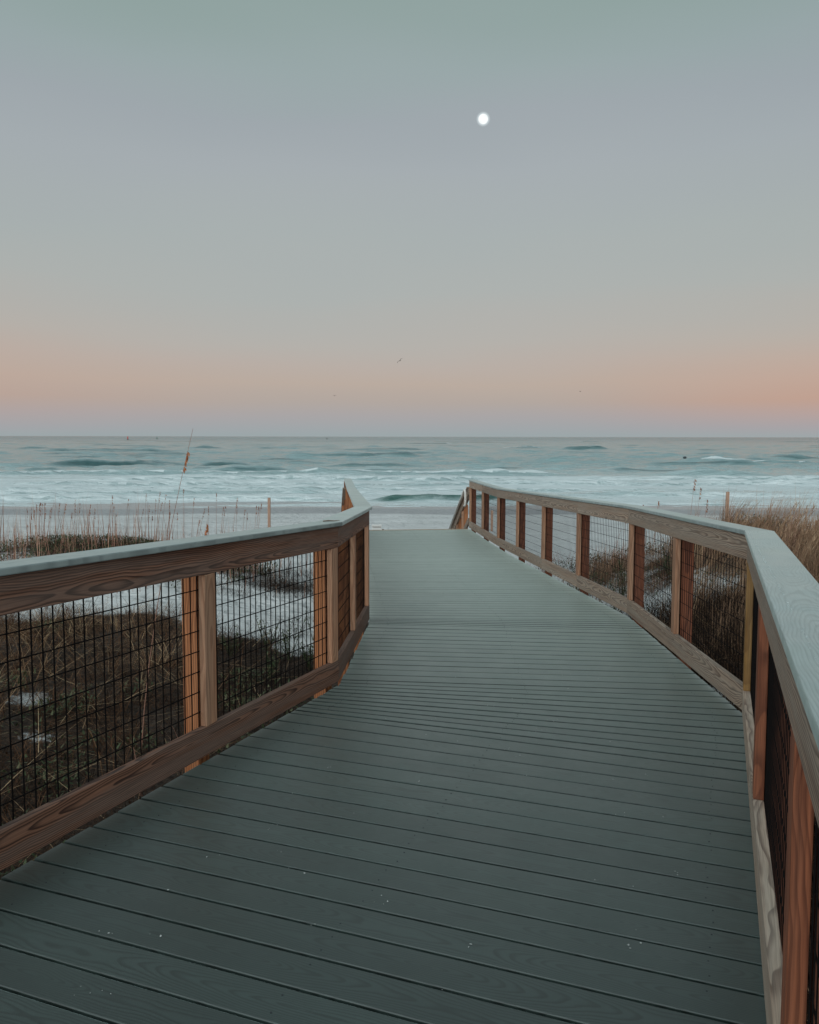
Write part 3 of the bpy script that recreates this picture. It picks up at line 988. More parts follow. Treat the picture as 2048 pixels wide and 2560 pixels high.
def cap_piece(poly, mv, i, parent, ploc, oh=0.028):
    """flat composite cap board with eased edges and its own board coordinates"""
    p, q = poly[i], poly[i + 1]
    L = (q - p).length; e = (q - p) / L
    n = mv[i] - e * mv[i].dot(e)
    prof = [(0.002 - oh, 1.063), (-oh, 1.067), (-oh, 1.085), (0.0015 - oh, 1.0888), (0.005 - oh, 1.090), (0.135, 1.090), (0.1385, 1.0888), (0.140, 1.085), (0.140, 1.067), (0.138, 1.063)]
    np_ = len(prof)
    V = []; F = []; UV = []
    N = 8
    g = 0.0012
    for t in range(N + 1):
        f_ = t / N
        for (o, z) in prof:
            a = p + mv[i] * o + e * (g if i > 0 else 0); b_ = q + mv[i + 1] * o - e * g
            r_ = a.lerp(b_, f_)
            V.append((r_.x - ploc.x, r_.y - ploc.y, zd(p) + (zd(q) - zd(p)) * f_ + z - ploc.z))
            UV.append((f_ * L + 7.7 * i, o))
    for t in range(N):
        for j in range(np_):
            j2 = (j + 1) % np_
            F.append((t * np_ + j, t * np_ + j2, (t + 1) * np_ + j2, (t + 1) * np_ + j))
    F.append(tuple(range(np_ - 1, -1, -1))); F.append(tuple(N * np_ + j for j in range(np_)))
    me = bpy.data.meshes.new('cap')
    me.from_pydata(V, [], F); me.update()
    import bmesh
    bm = bmesh.new(); bm.from_mesh(me); bmesh.ops.recalc_face_normals(bm, faces=bm.faces); bm.to_mesh(me); bm.free()
    uvl = me.uv_layers.new(name='UVMap')
    li = np.zeros(len(me.loops), np.int32); me.loops.foreach_get('vertex_index', li)
    uvl.data.foreach_set('uv', np.array(UV, np.float32)[li].ravel())
    ra = me.attributes.new('rnd', 'FLOAT', 'FACE')
    ra.data.foreach_set('value', np.full(len(me.polygons), random.random(), np.float32))
    me.materials.append(M['cap'])
    return link(bpy.data.objects.new('cap', me), parent)

def railing(name, label, poly, outward, battens, splits, rail_mat, special, base):
    root = tag(empty(name, base), label, 'railing')
    pl = Vector(base)
    mv = miters(poly, outward)
    rb = 0.022 if outward > 0 else 0.042
    for i in range(len(poly) - 1):
        L = (poly[i + 1] - poly[i]).length
        cap_piece(poly, mv, i, root, pl, 0.028 if outward > 0 else 0.015)
        cuts = [None] + list(splits.get(i, [])) + [None]
        for a, b_ in zip(cuts[:-1], cuts[1:]):
            run_piece('top_rail', poly, mv, i, None if a is None else a + 0.001, None if b_ is None else b_ - 0.001, 0.0, RAIL_T, 0.920, 1.060, rail_mat(i), root, pl)
            run_piece('bottom_rail', poly, mv, i, None if a is None else a + 0.001, None if b_ is None else b_ - 0.001, 0.0, RAIL_T, rb, rb + 0.142, rail_mat(i), root, pl)
        bs = battens[i]
        for t in bs:
            mt = special.get((i, round(t, 2)), M['batten'])
            ob = upright('batten', poly, mv, i, t, 0.0005, RAIL_T, 0.089, rb + 0.1435, 0.9185, mt, root, pl)
            if (i, round(t, 2)) in special:
                ob['label'] = 'strongly stained batten at the railing corner'
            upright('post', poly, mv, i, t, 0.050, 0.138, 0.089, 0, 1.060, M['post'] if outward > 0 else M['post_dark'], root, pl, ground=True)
        ts = [0.03] + list(bs) + [L - 0.03]
        ts = sorted(set(ts))
        for a, b_ in zip(ts[:-1], ts[1:]):
            if b_ - a > 0.25:
                wire_panel(poly, mv, i, a, b_, root, pl, wr_=0.0021 if outward > 0 else 0.0015)
    return root

LL = [(LEFT[i + 1] - LEFT[i]).length for i in range(4)]
RL = [(RIGHT[i + 1] - RIGHT[i]).length for i in range(4)]
left_b = {0: [LL[0] - 5.70, LL[0] - 4.26, LL[0] - 2.84, LL[0] - 1.42, LL[0] - 0.05],
          1: [1.02, LL[1] - 0.05],
          2: [1.75, 3.45, 5.15, LL[2] - 0.06],
          3: [1.35, LL[3] - 0.05]}
right_b = {0: [RL[0] - 4.80, RL[0] - 3.20, RL[0] - 1.64, RL[0] - 0.055],
           1: [1.50, RL[1] - 0.055],
           2: [1.69, 3.37, 5.05, RL[2] - 0.06],
           3: [1.42, RL[3] - 0.055]}
left_splits = {0: [LL[0] - 4.26], 2: [3.45], 3: []}
right_splits = {0: [RL[0] - 4.80], 1: [], 2: [1.69, 3.37], 3: [1.42]}
sp_r = {(0, round(right_b[0][3], 2)): M['batten_yellow'], (0, round(right_b[0][2], 2)): M['batten_red'], (0, round(right_b[0][1], 2)): M['batten_red']}
left_r = railing('railing', 'brown timber railing with grey cap and wire mesh along the left edge of the boardwalk', LEFT, 1, left_b, left_splits,
                 lambda i: M['rail_brown'] if i < 2 else M['rail_grey'], {}, (A.x, A.y, zd(A)))
right_r = railing('railing', 'pale weathered timber railing with grey cap along the right edge of the boardwalk', RIGHT, -1, right_b, right_splits,
                  lambda i: M['rail_grey'], sp_r, (R1.x, R1.y, zd(R1)))

# ------------------------------------------------------------------ stairs to the beach
fw = Vector((-math.sin(R(6.9)), math.cos(R(6.9))))
rt = Vector((fw.y, -fw.x))
mid = (EL + ER) / 2 + n_ * 0.09
ZD = zdeck(17)
stairs = tag(empty('staircase', (mid.x, mid.y, ZD)), 'timber stairs with sloping handrails going down from the boardwalk end to the sand', 'staircase')
SL = Vector(stairs.location)
HALF = (ER - EL).length / 2
RUN, RISE, NS = 0.30, 0.165, 7
def sp3(s, f_, z):
    q = mid + rt * s + fw * f_
    return (q.x, q.y, z)
def sbox(name, s0, s1, f0, f1, z00, z01, z10, z11, mat, along, bevel=0.003, up=Vector((0, 0, 1))):
    """box between side s0..s1 and forward f0..f1; bottom/top z at f0 and at f1"""
    c = [sp3(s0, f0, z00), sp3(s1, f0, z00), sp3(s1, f1, z10), sp3(s0, f1, z10),
         sp3(s0, f0, z01), sp3(s1, f0, z01), sp3(s1, f1, z11), sp3(s0, f1, z11)]
    return board(name, c, mat, stairs, SL, along, up=up, bevel=bevel)
for j in range(NS):
    z = ZD - RISE * (j + 1)
    sbox('tread', -HALF + 0.05, HALF - 0.05, RUN * j + 0.02, RUN * (j + 1) + 0.03, z - 0.04, z, z - 0.04, z, M['deck'] if False else M['rail_grey'], (rt.x, rt.y, 0))
slope = RISE / RUN
run = RUN * NS
adir = (fw.x, fw.y, -slope)
for sg in (-1, 1):
    s0 = sg * (HALF - 0.005); s1 = sg * (HALF - 0.045)
    sbox('stringer', min(s0, s1), max(s0, s1), 0.0, run, ZD - 0.30, ZD - 0.04, ZD - 0.30 - slope * run, ZD - 0.04 - slope * run, M['under'], adir)
    a0, a1 = sg * (HALF + 0.0), sg * (HALF + 0.04)
    zt = ZD + 0.90
    sbox('stair_rail', min(a0, a1), max(a0, a1), 0.06, run, zt - 0.15, zt - 0.01, zt - 0.15 - slope * run, zt - 0.01 - slope * run, M['rail_grey'], adir)
    sbox('stair_cap', min(a0 - sg * 0.03, a1 + sg * 0.10), max(a0 - sg * 0.03, a1 + sg * 0.10), 0.05, run + 0.05, zt, zt + 0.027, zt - slope * (run), zt + 0.027 - slope * (run), M['rail_grey'], adir)
    zb = ZD + 0.24
    sbox('stair_rail', min(a0, a1), max(a0, a1), 0.06, run, zb - 0.15, zb, zb - 0.15 - slope * run, zb - slope * run, M['rail_grey'], adir)
    for f_ in (0.75, 1.45, run - 0.05):
        gz = float(gnd(*sp3(sg * HALF, f_, 0)[:2])) - 0.2
        p0, p1 = sg * (HALF + 0.045), sg * (HALF + 0.135)
        sbox('stair_post', min(p0, p1), max(p0, p1), f_ - 0.045, f_ + 0.045, gz, zt - 0.012 - slope * f_, gz, zt - 0.012 - slope * f_, M['post'], (0, 0, 1), up=Vector((fw.x, fw.y, 0)))
        sbox('stair_batten', min(a0, a1), max(a0, a1), f_ - 0.045, f_ + 0.045, zb - slope * f_ + 0.03, zt - 0.17 - slope * f_, zb - slope * f_ + 0.03, zt - 0.17 - slope * f_, M['batten'], (0, 0, 1), up=Vector((fw.x, fw.y, 0)))
    # white pipe handrail with a returned end at the top
    hs = sg * (HALF - 0.075)
    top = ZD + 0.86
    loop = []
    loop.append((hs, run - 0.15, top - slope * (run - 0.15)))
    loop.append((hs, 0.18, top - slope * 0.10))
    for a_ in range(0, 7):
        th = math.pi / 2 * a_ / 6
        loop.append((hs, 0.05 - 0.09 * math.sin(th), top - 0.09 + 0.09 * math.cos(th)))
    loop.append((hs, -0.04, top - 0.26))
    for a_ in range(0, 7):
        th = math.pi / 2 * a_ / 6
        loop.append((hs, 0.03 - 0.07 * math.cos(th), top - 0.28 - 0.07 * math.sin(th)))
    loop.append((hs, 0.10, top - 0.35))
    V, F = tube([Vector(sp3(*q)) - SL for q in loop], 0.024, 10)
    me = bpy.data.meshes.new('handrail'); me.from_pydata([tuple(v) for v in V], [], F); me.update()
    me.polygons.foreach_set('use_smooth', np.ones(len(me.polygons), dtype=bool))
    me.materials.append(M['pvc'])
    link(bpy.data.objects.new('handrail', me), stairs)

# ------------------------------------------------------------------ blades of grass
def blades(P, L, az_, th0, bend, w, rnd, segs=4):
    """ribbons; all inputs are arrays of N"""
    N = len(L)
    s = np.linspace(0, 1, segs + 1)
    pos = np.zeros((N, segs + 1, 3))
    pos[:, 0] = P
    for j in range(segs):
        th = th0 + bend * (s[j] + s[j + 1]) / 2
        st = L / segs
        pos[:, j + 1, 0] = pos[:, j, 0] + st * np.sin(th) * np.cos(az_)
        pos[:, j + 1, 1] = pos[:, j, 1] + st * np.sin(th) * np.sin(az_)
        pos[:, j + 1, 2] = pos[:, j, 2] + st * np.cos(th)
    tw = rng.random(N) * 0.9 - 0.45
    side = np.stack([-np.sin(az_ + tw), np.cos(az_ + tw), np.zeros(N)], -1)
    wid = (w[:, None] * (1 - s[None] ** 1.6) + 0.0004)
    a = pos + side[:, None] * wid[..., None] / 2
    b_ = pos - side[:, None] * wid[..., None] / 2
    V = np.stack([a, b_], 2).reshape(-1, 3)
    base = (np.arange(N) * (segs + 1) * 2)[:, None]
    f_ = []
    for j in range(segs):
        f_.append(np.stack([base[:, 0] + 2 * j, base[:, 0] + 2 * j + 1, base[:, 0] + 2 * j + 3, base[:, 0] + 2 * j + 2], -1))
    F = np.stack(f_, 1).reshape(-1, 4)
    colr = np.zeros((N, segs + 1, 2, 4), np.float32)
    colr[..., 0] = rnd[:, None, None]
    colr[..., 1] = s[None, :, None]
    colr[..., 3] = 1
    return V, F, colr.reshape(-1, 4)

def join(parts):
    V = []; F = []; Cc = []; o = 0
    for v, f_, c in parts:
        V.append(v); F.append(f_ + o); Cc.append(c); o += len(v)
    return np.concatenate(V), np.concatenate(F), np.concatenate(Cc)

def scatter(n, x0, x1, y0, y1, fn):
    """rejection sampling of plan points by a probability function"""
    out = np.zeros((0, 2))
    while len(out) < n:
        q = np.stack([rng.uniform(x0, x1, n * 2), rng.uniform(y0, y1, n * 2)], -1)
        p = fn(q[:, 0], q[:, 1])
        out = np.concatenate([out, q[rng.random(len(q)) < p]])
    return out[:n]

def leftx(y): return np.interp(y, [-2.3, 5.15, 7.36, 14.1, 19], [-3.36, -0.467, -0.375, -0.985, -1.5])
def rightx(y): return np.interp(y, [-2.3, 4.46, 7.58, 14.29, 19], [-0.7, 1.924, 2.116, 1.591, 1.1])

def tufts(centres, per, Lr, spread, th, bend, w, wind=None, windk=0.0, rlo=0.0, rhi=1.0, near=None, shade=False):
    n = len(centres) * per
    c = np.repeat(centres, per, 0)
    r = spread * np.sqrt(rng.random(n)); a = rng.random(n) * 2 * np.pi
    px_ = c[:, 0] + r * np.cos(a); py_ = c[:, 1] + r * np.sin(a)
    tl = np.repeat(rng.uniform(0.75, 1.2, len(centres)), per)
    L = rng.uniform(Lr[0], Lr[1], n) * tl
    az_ = a + rng.normal(0, 0.6, n)
    if wind is not None:
        vx = np.cos(az_) + windk * math.cos(wind); vy = np.sin(az_) + windk * math.sin(wind)
        az_ = np.arctan2(vy, vx)
    t0 = rng.uniform(th[0], th[1], n); bd = rng.uniform(bend[0], bend[1], n)
    W = rng.uniform(w[0], w[1], n)
    rn = np.clip(np.repeat(rng.uniform(rlo, rhi, len(centres)), per) * 0.75 + rng.uniform(rlo, rhi, n) * 0.4 - 0.08, 0, 1)
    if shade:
        rn = rn * np.clip((leftx(py_) - px_ - 0.4) / 1.7, 0.25, 1)  # deep shade beside the left railing, put into the blade colour
    P = np.stack([px_, py_, gnd(px_, py_) - 0.02], -1)
    if near is not None:
        ok = near(px_, py_)
        P, L, az_, t0, bd, W, rn = P[ok], L[ok], az_[ok], t0[ok], bd[ok], W[ok], rn[ok]
    return blades(P, L, az_, t0, bd, W, rn)

left_ok = lambda x, y: x < leftx(y) - 0.55
right_ok = lambda x, y: x > rightx(y) + 0.24
vis_l = lambda x, y: (x > -1.1 * y - 2.0)
vis_r = lambda x, y: (x < 0.72 * y + 1.5)

def straw(n, x0, x1, y0, y1, fn, ok, Lr=(0.25, 0.9), rl=(0.35, 1.0), w=(0.002, 0.0045)):
    """loose dead stalks lying on and through the grass"""
    q = scatter(n, x0, x1, y0, y1, fn)
    q = q[ok(q[:, 0], q[:, 1])]
    m_ = len(q)
    P = np.stack([q[:, 0], q[:, 1], gnd(q[:, 0], q[:, 1]) + rng.uniform(0.0, 0.22, m_)], -1)
    return blades(P, rng.uniform(*Lr, m_), rng.random(m_) * 6.28, rng.uniform(1.1, 1.65, m_), rng.uniform(-0.5, 0.6, m_), rng.uniform(*w, m_), rng.uniform(*rl, m_))

fl = lambda x, y: veg(x, y) * left_ok(x, y) * vis_l(x, y)
fr_ = lambda x, y: veg(x, y) * right_ok(x, y) * vis_r(x, y)
parts = []
c1 = scatter(2150, -11.5, -0.5, 1.2, 15.2, fl)
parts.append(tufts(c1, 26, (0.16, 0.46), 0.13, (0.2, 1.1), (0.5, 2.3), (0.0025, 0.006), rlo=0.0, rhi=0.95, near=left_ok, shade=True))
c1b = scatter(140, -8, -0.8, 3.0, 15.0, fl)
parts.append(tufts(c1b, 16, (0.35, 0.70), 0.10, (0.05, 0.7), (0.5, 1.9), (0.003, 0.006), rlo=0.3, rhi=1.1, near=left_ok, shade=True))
parts.append(straw(3000, -8, -0.7, 1.5, 12.5, lambda x, y: fl(x, y) * np.clip((leftx(y) - x - 0.3) / 1.5, 0.2, 1), left_ok, rl=(0.5, 1.0)))
V, F, Cc = join(parts)
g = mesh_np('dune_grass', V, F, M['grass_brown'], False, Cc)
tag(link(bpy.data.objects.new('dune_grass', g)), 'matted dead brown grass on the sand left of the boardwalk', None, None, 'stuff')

parts = []
c2 = scatter(1500, 1.0, 10.5, 2.0, 14.5, fr_)
parts.append(tufts(c2, 30, (0.22, 0.55), 0.13, (0.1, 0.7), (0.4, 1.7), (0.003, 0.0065), wind=R(10), windk=0.7, rlo=0.0, rhi=0.85, near=lambda x, y: right_ok(x, y) & (rng.random(len(x)) < np.clip((x - rightx(y) - 0.4) / 1.6, 0.15, 1))))
mound = lambda x, y: fr_(x, y) * np.exp(-((x - 5.2) / 2.6) ** 2) * (y > 4)
c3 = scatter(180, 2.4, 9, 4.0, 13.5, mound)
parts.append(tufts(c3, 34, (0.40, 0.85), 0.12, (0.05, 0.40), (0.4, 1.5), (0.003, 0.006), wind=R(5), windk=1.1, rlo=0.15, rhi=1.0, near=right_ok))
parts.append(straw(900, 1.2, 8, 2.2, 12, fr_, right_ok))
V, F, Cc = join(parts)
g = mesh_np('dune_grass', V, F, M['grass_tan'], False, Cc)
tag(link(bpy.data.objects.new('dune_grass', g)), 'dense tan dune grass blown to the right behind the right railing', None, None, 'stuff')

nearf = lambda x, y: fr_(x, y) * (x < rightx(y) + 1.9) * (y < 10.5)
c4 = scatter(620, 1.0, 4.6, 2.2, 10.5, nearf)
dk = [tufts(c4, 30, (0.30, 0.75), 0.12, (0.1, 0.8), (0.4, 1.7), (0.003, 0.006), rlo=0.0, rhi=0.5, near=right_ok), straw(700, 1.2, 4.6, 2.2, 10.5, nearf, right_ok, rl=(0.45, 1.0))]
V, F, Cc = join(dk)
g = mesh_np('dune_grass', V, F, M['grass_brown'], False, Cc)
tag(link(bpy.data.objects.new('dune_grass', g)), 'dark tangled dead grass close behind the right railing mesh', None, None, 'stuff')

# low dark creeping plants on the hummock and in the hollows
def leaves(centres, per, spread, h, size, rlo=0.0, rhi=1.0, ok=None):
    n = len(centres) * per
    c = np.repeat(centres, per, 0)
    r = spread * np.sqrt(rng.random(n)); a = rng.random(n) * 6.28
    px_ = c[:, 0] + r * np.cos(a); py_ = c[:, 1] + r * np.sin(a)
    z = gnd(px_, py_) + rng.uniform(0.01, h, n)
    P = np.stack([px_, py_, z], -1)
    v = blades(P, rng.uniform(size * 0.7, size * 1.4, n), rng.random(n) * 6.28, rng.uniform(0.3, 1.6, n), rng.uniform(-0.3, 0.9, n), np.full(n, size * 0.42), np.clip(rng.uniform(rlo, rhi, n), 0, 1), 3)
    return v
hum = lambda x, y: np.clip(np.exp(-((x + 5.3) / 2.2) ** 2 - ((y - 14.7) / 0.9) ** 2) * 1.2, 0, 1)
parts = [leaves(scatter(260, -9, -2.5, 12.5, 17, hum), 34, 0.16, 0.16, 0.05)]
parts.append(leaves(scatter(90, -4.5, -0.9, 3.0, 11.0, lambda x, y: fl(x, y) * (fbm(x * 1.2, y * 1.2, 200) > 0.56)), 26, 0.16, 0.14, 0.045, 0.2, 1.0))
parts.append(leaves(scatter(120, 2.4, 7, 8.0, 17.0, lambda x, y: right_ok(x, y) * np.exp(-((y - 13.0) / 3.0) ** 2) * (fbm(x * 0.9, y * 0.9, 300) > 0.5)), 30, 0.2, 0.22, 0.045))
V, F, Cc = join(parts)
g = mesh_np('ground_cover', V, F, M['leaf'], False, Cc)
tag(link(bpy.data.objects.new('ground_cover', g)), 'low dark green creeping plants on the dune hummocks', None, None, 'stuff')

# thin stems of dry grass around the oats, seen against the beach
th_l = lambda x, y: np.clip(np.exp(-((x + 6.0) / 3.2) ** 2 - ((y - 15.0) / 1.6) ** 2), 0, 1)
parts = []
q = scatter(1150, -13, -1.6, 12.3, 18.0, lambda x, y: np.clip(th_l(x, y) + 0.25 * (x < -3), 0, 1))
n = len(q)
P = np.stack([q[:, 0], q[:, 1], gnd(q[:, 0], q[:, 1]) - 0.02], -1)
parts.append(blades(P, 0.2 + 1.0 * rng.random(n) ** 1.8, rng.random(n) * 6.28, rng.uniform(0, 0.2, n), rng.uniform(0.0, 0.35, n), rng.uniform(0.007, 0.013, n), rng.uniform(0.2, 1, n)))
q = scatter(90, -8.5, -3.0, 13.4, 16.2, th_l)
parts.append(tufts(q, 12, (0.15, 0.45), 0.10, (0.05, 0.5), (0.1, 0.8), (0.004, 0.008), rlo=0.2, rhi=1.0))
q = scatter(60, 3.0, 12.0, 11.0, 19.0, lambda x, y: np.clip(fr_(x, y) + 0.08, 0, 1))
parts.append(tufts(q, 10, (0.3, 0.8), 0.08, (0.05, 0.3), (0.1, 0.7), (0.004, 0.008), wind=R(0), windk=1.0, rlo=0.3, rhi=1.0))
q = scatter(70, 2.3, 6.0, 11.0, 18.5, lambda x, y: right_ok(x, y) * np.clip(0.25 + (fbm(x * 0.8, y * 0.8, 310) > 0.52), 0, 1))
parts.append(tufts(q, 14, (0.2, 0.55), 0.10, (0.05, 0.6), (0.1, 1.0), (0.003, 0.006), rlo=0.0, rhi=0.6))
V, F, Cc = join(parts)
g = mesh_np('dry_grass', V, F, M['oat'], False, Cc)
tag(link(bpy.data.objects.new('dry_grass', g)), 'sparse thin dry stems sticking up from the dune', None, None, 'stuff')

# ------------------------------------------------------------------ sea oats, each a plant of its own
def to_me(name, V, F, mat, rn, smooth=False):
    V = np.array([tuple(v) for v in V], np.float32)
    c = np.zeros((len(V), 4), np.float32); c[:, 0] = rn; c[:, 3] = 1
    return mesh_np(name, V, F, mat, smooth, c)

def sea_oat(x, y, height, lean, az_, label, group=None, head=0.30, mat_head=None, mat_stem=None, rs=0.0045, full=26, seed=0, spk=0.035, tip=0.0):
    r_ = random.Random(seed)
    z0 = float(gnd(x, y)) - 0.03
    root = tag(empty('sea_oat', (x, y, z0)), label, 'sea oat', group)
    pts = []
    n = 9
    for i in range(n):
        s = i / (n - 1)
        d = lean * s ** 1.6 * height
        pts.append(Vector((d * math.cos(az_), d * math.sin(az_), height * s * (1 - 0.10 * lean * s))))
    V, F = tube(pts, [rs * (1 - 0.72 * i / (n - 1)) for i in range(n)], 4)
    link(bpy.data.objects.new('stem', to_me('stem', V, F, mat_stem or M['oat'], 0.5)), root)
    # drooping flat spikelets
    V = []; F = []; rn = []
    for i in range(full):
        s = 1 - (tip + (head - tip) * r_.random() ** 1.1) / height
        j = min(int(s * (n - 1)), n - 2)
        p = pts[j].lerp(pts[j + 1], s * (n - 1) - j)
        a = az_ + r_.uniform(-1.3, 1.3)
        dr = Vector((math.cos(a), math.sin(a), r_.uniform(-1.0, 0.4))).normalized()
        out = spk * r_.uniform(0.10, 0.5)
        q = p + dr * out
        ln = spk * r_.uniform(0.7, 1.25); wd = ln * r_.uniform(0.35, 0.5)
        dn = (dr * 0.5 + Vector((0, 0, -1))).normalized()
        sd_ = dn.cross(Vector((math.cos(a + 1.2), math.sin(a + 1.2), 0))).normalized()
        th_ = dn.cross(sd_) * wd * 0.18
        k0 = len(V)
        V += [q - dn * ln * 0.4, q + sd_ * wd * 0.5 + th_, q + dn * ln * 0.6, q - sd_ * wd * 0.5 + th_, q + th_ * -1.0]
        F += [(k0, k0 + 1, k0 + 4), (k0 + 1, k0 + 2, k0 + 4), (k0 + 2, k0 + 3, k0 + 4), (k0 + 3, k0, k0 + 4), (k0, k0 + 3, k0 + 2, k0 + 1)]
        rn += [r_.random()] * 5
    me = mesh_np('seed_head', np.array([tuple(v) for v in V], np.float32), F, mat_head or M['oat'], False, np.stack([np.array(rn), np.zeros(len(rn)), np.zeros(len(rn)), np.ones(len(rn))], -1))
    link(bpy.data.objects.new('seed_head', me), root)
    nb = 4
    P = np.zeros((nb, 3)); P[:, :2] = rng.uniform(-0.03, 0.03, (nb, 2))
    v, f_, c = blades(P, rng.uniform(0.3, 0.6, nb) * min(1.0, height), rng.random(nb) * 6.28, rng.uniform(0.05, 0.3, nb), rng.uniform(0.3, 1.2, nb), rng.uniform(0.006, 0.009, nb), rng.uniform(0.2, 0.9, nb))
    link(bpy.data.objects.new('leaf_blade', mesh_np('leaf_blade', v, f_, mat_stem or M['oat'], False, c)), root)
    return root

sea_oat(-1.88, 5.35, 2.63, 0.155, R(5), 'tallest sea oat stem with orange seed head reaching above the horizon', head=0.30, mat_head=M['oat_orange'], rs=0.0042, full=44, seed=3, spk=0.026, tip=0.17)
sea_oat(-1.73, 5.95, 1.92, 0.10, R(10), 'short sea oat with orange curled seed flakes just above the left railing cap', head=0.20, mat_head=M['oat_orange'], rs=0.0024, full=16, seed=4, spk=0.044, tip=0.03)
oats = []
for i in range(58):
    for _ in range(40):
        px_ = rng.uniform(60, 640)                 # spread along the dune left of the walkway
        d_ = rng.uniform(13.6, 17.0)
        x_ = (px_ - 1024) / 1972 * d_
        if all(abs(x_ - o[0]) > 0.06 for o in oats): break
    oats.append((x_, d_))
    top_px = 1220 + 38 * abs(rng.normal()) + 40 * abs((px_ - 430) / 380)
    zt_ = CAM_Z - (top_px - 1091) / 1972 * d_
    h_ = max(0.55, zt_ - float(gnd(x_, d_)) + 0.03)
    sea_oat(x_, d_, h_, abs(rng.normal(0.05, 0.05)), rng.uniform(-0.6, 0.8), 'slender dry sea oat among many on the dune behind the left railing', 'sea oats on the left dune', head=rng.uniform(0.12, 0.26), full=13, seed=40 + i, rs=0.0055, spk=0.032)
for i, (px_, d_, tp) in enumerate(((1618, 14.5, 1268), (1640, 14.0, 1252), (1728, 13.5, 1195), (1745, 13.8, 1215), (1765, 13.0, 1245), (1560, 15.5, 1280), (1600, 15.0, 1262))):
    x_ = (px_ - 1024) / 1972 * d_
    zt_ = CAM_Z - (tp - 1091) / 1972 * d_
    sea_oat(x_, d_, max(0.5, zt_ - float(gnd(x_, d_)) + 0.03), 0.07, 0.2, 'thin dry sea oat standing behind the right railing cap', 'sea oats behind the right railing', head=0.22, full=12, seed=90 + i, rs=0.0045, spk=0.05)

# ------------------------------------------------------------------ plumed grass clumps along the right mound
plumes = []
for i, px_ in enumerate((1735, 1770, 1800, 1842, 1872, 1905, 1930, 1958, 1985, 2012, 2040, 2075)):
    d_ = 9.0 + 1.6 * random.random() - 0.0025 * (px_ - 1735)
    x_ = (px_ - 1024) / 1972 * d_ - 0.18
    z0 = float(gnd(x_, d_)) - 0.02
    tp = 1262 + random.uniform(-6, 26) + 0.10 * max(0, px_ - 1900)
    hgt = max(0.55, CAM_Z - (tp - 1091) / 1972 * d_ - z0)
    root = tag(empty('grass_clump', (x_, d_, z0)), 'tan plumed grass clump leaning right on the mound behind the right railing', 'grass clump', 'plumed grass clumps on the right mound')
    n = 16
    P = np.zeros((n, 3)); P[:, :2] = rng.normal(0, 0.05, (n, 2))
    azr = rng.normal(0.1, 0.5, n)
    v, f_, c = blades(P, hgt * rng.uniform(0.7, 1.15, n), azr, rng.uniform(0.1, 0.35, n), rng.uniform(0.2, 0.8, n), rng.uniform(0.004, 0.006, n), rng.uniform(0.35, 1, n))
    link(bpy.data.objects.new('leaf_blade', mesh_np('leaf_blade', v, f_, M['grass_tan'], False, c)), root)
    # feathery plumes near the tips
    nb = 5
    parts = []
    for j in range(nb):
        a = 0.1 + rng.normal(0, 0.3); L_ = hgt * rng.uniform(0.9, 1.2); th = rng.uniform(0.2, 0.42)
        m_ = 46
        s = rng.uniform(0.62, 1.0, m_)
        base = np.stack([np.sin(th + 0.2 * s) * s * L_ * math.cos(a), np.sin(th + 0.2 * s) * s * L_ * math.sin(a), np.cos(th + 0.2 * s) * s * L_], -1)
        parts.append(blades(base, rng.uniform(0.03, 0.09, m_), a + rng.normal(0, 0.8, m_), rng.uniform(0.1, 0.8, m_), rng.uniform(0, 0.5, m_), np.full(m_, 0.005), rng.uniform(0.4, 1.0, m_), 2))
        parts.append(blades(np.zeros((1, 3)), np.array([L_]), np.array([a]), np.array([th]), np.array([0.2]), np.array([0.006]), np.array([0.6])))
    V, F, Cc = join([(v_, f2, c_) for v_, f2, c_ in parts])
    link(bpy.data.objects.new('plume', mesh_np('plume', V, F, M['grass_tan'], False, Cc)), root)

# ------------------------------------------------------------------ leafy shrubs on the bare sand
def shrub(x, y, h, label, seed):
    r_ = random.Random(seed)
    z0 = float(gnd(x, y)) - 0.02
    root = tag(empty('leafy_shrub', (x, y, z0)), label, 'shrub', 'small leafy shrubs in the sandy hollow')
    SV = []; SF = []; LV = []; LF = []; rn = []
    for i in range(9):
        a = r_.uniform(0, 6.28); tl = r_.uniform(0.1, 0.6); L_ = h * r_.uniform(0.6, 1.1)
        pts = [Vector((math.cos(a) * math.sin(tl) * L_ * s + r_.uniform(-.01, .01), math.sin(a) * math.sin(tl) * L_ * s, math.cos(tl) * L_ * s)) for s in (0, .3, .6, 1)]
        v, f_ = tube(pts, [0.004, 0.0035, 0.003, 0.002], 4)
        k0 = len(SV); SV += v; SF += [tuple(k0 + q for q in ff) for ff in f_]
        for j in range(11):
            s = r_.uniform(0.3, 1.0)
            p = pts[0].lerp(pts[3], s)
            b_ = r_.uniform(0, 6.28)
            d = Vector((math.cos(b_), math.sin(b_), r_.uniform(-0.1, 0.9))).normalized()
            sd_ = d.cross(Vector((0, 0, 1))).normalized()
            nn = sd_.cross(d)
            ln = r_.uniform(0.03, 0.055); wd = ln * 0.45
            k0 = len(LV)
            LV += [p, p + d * ln * 0.5 + sd_ * wd / 2 + nn * 0.004, p + d * ln, p + d * ln * 0.5 - sd_ * wd / 2 + nn * 0.004]
            LF += [(k0, k0 + 1, k0 + 2), (k0, k0 + 2, k0 + 3)]
            rn += [r_.random()] * 4
    link(bpy.data.objects.new('stem', to_me('stem', SV, SF, M['leaf'], 0.3)), root)
    me = mesh_np('foliage', np.array([tuple(v) for v in LV], np.float32), LF, M['leaf'], False, np.stack([np.array(rn), np.zeros(len(rn)), np.zeros(len(rn)), np.ones(len(rn))], -1))
    link(bpy.data.objects.new('foliage', me), root)
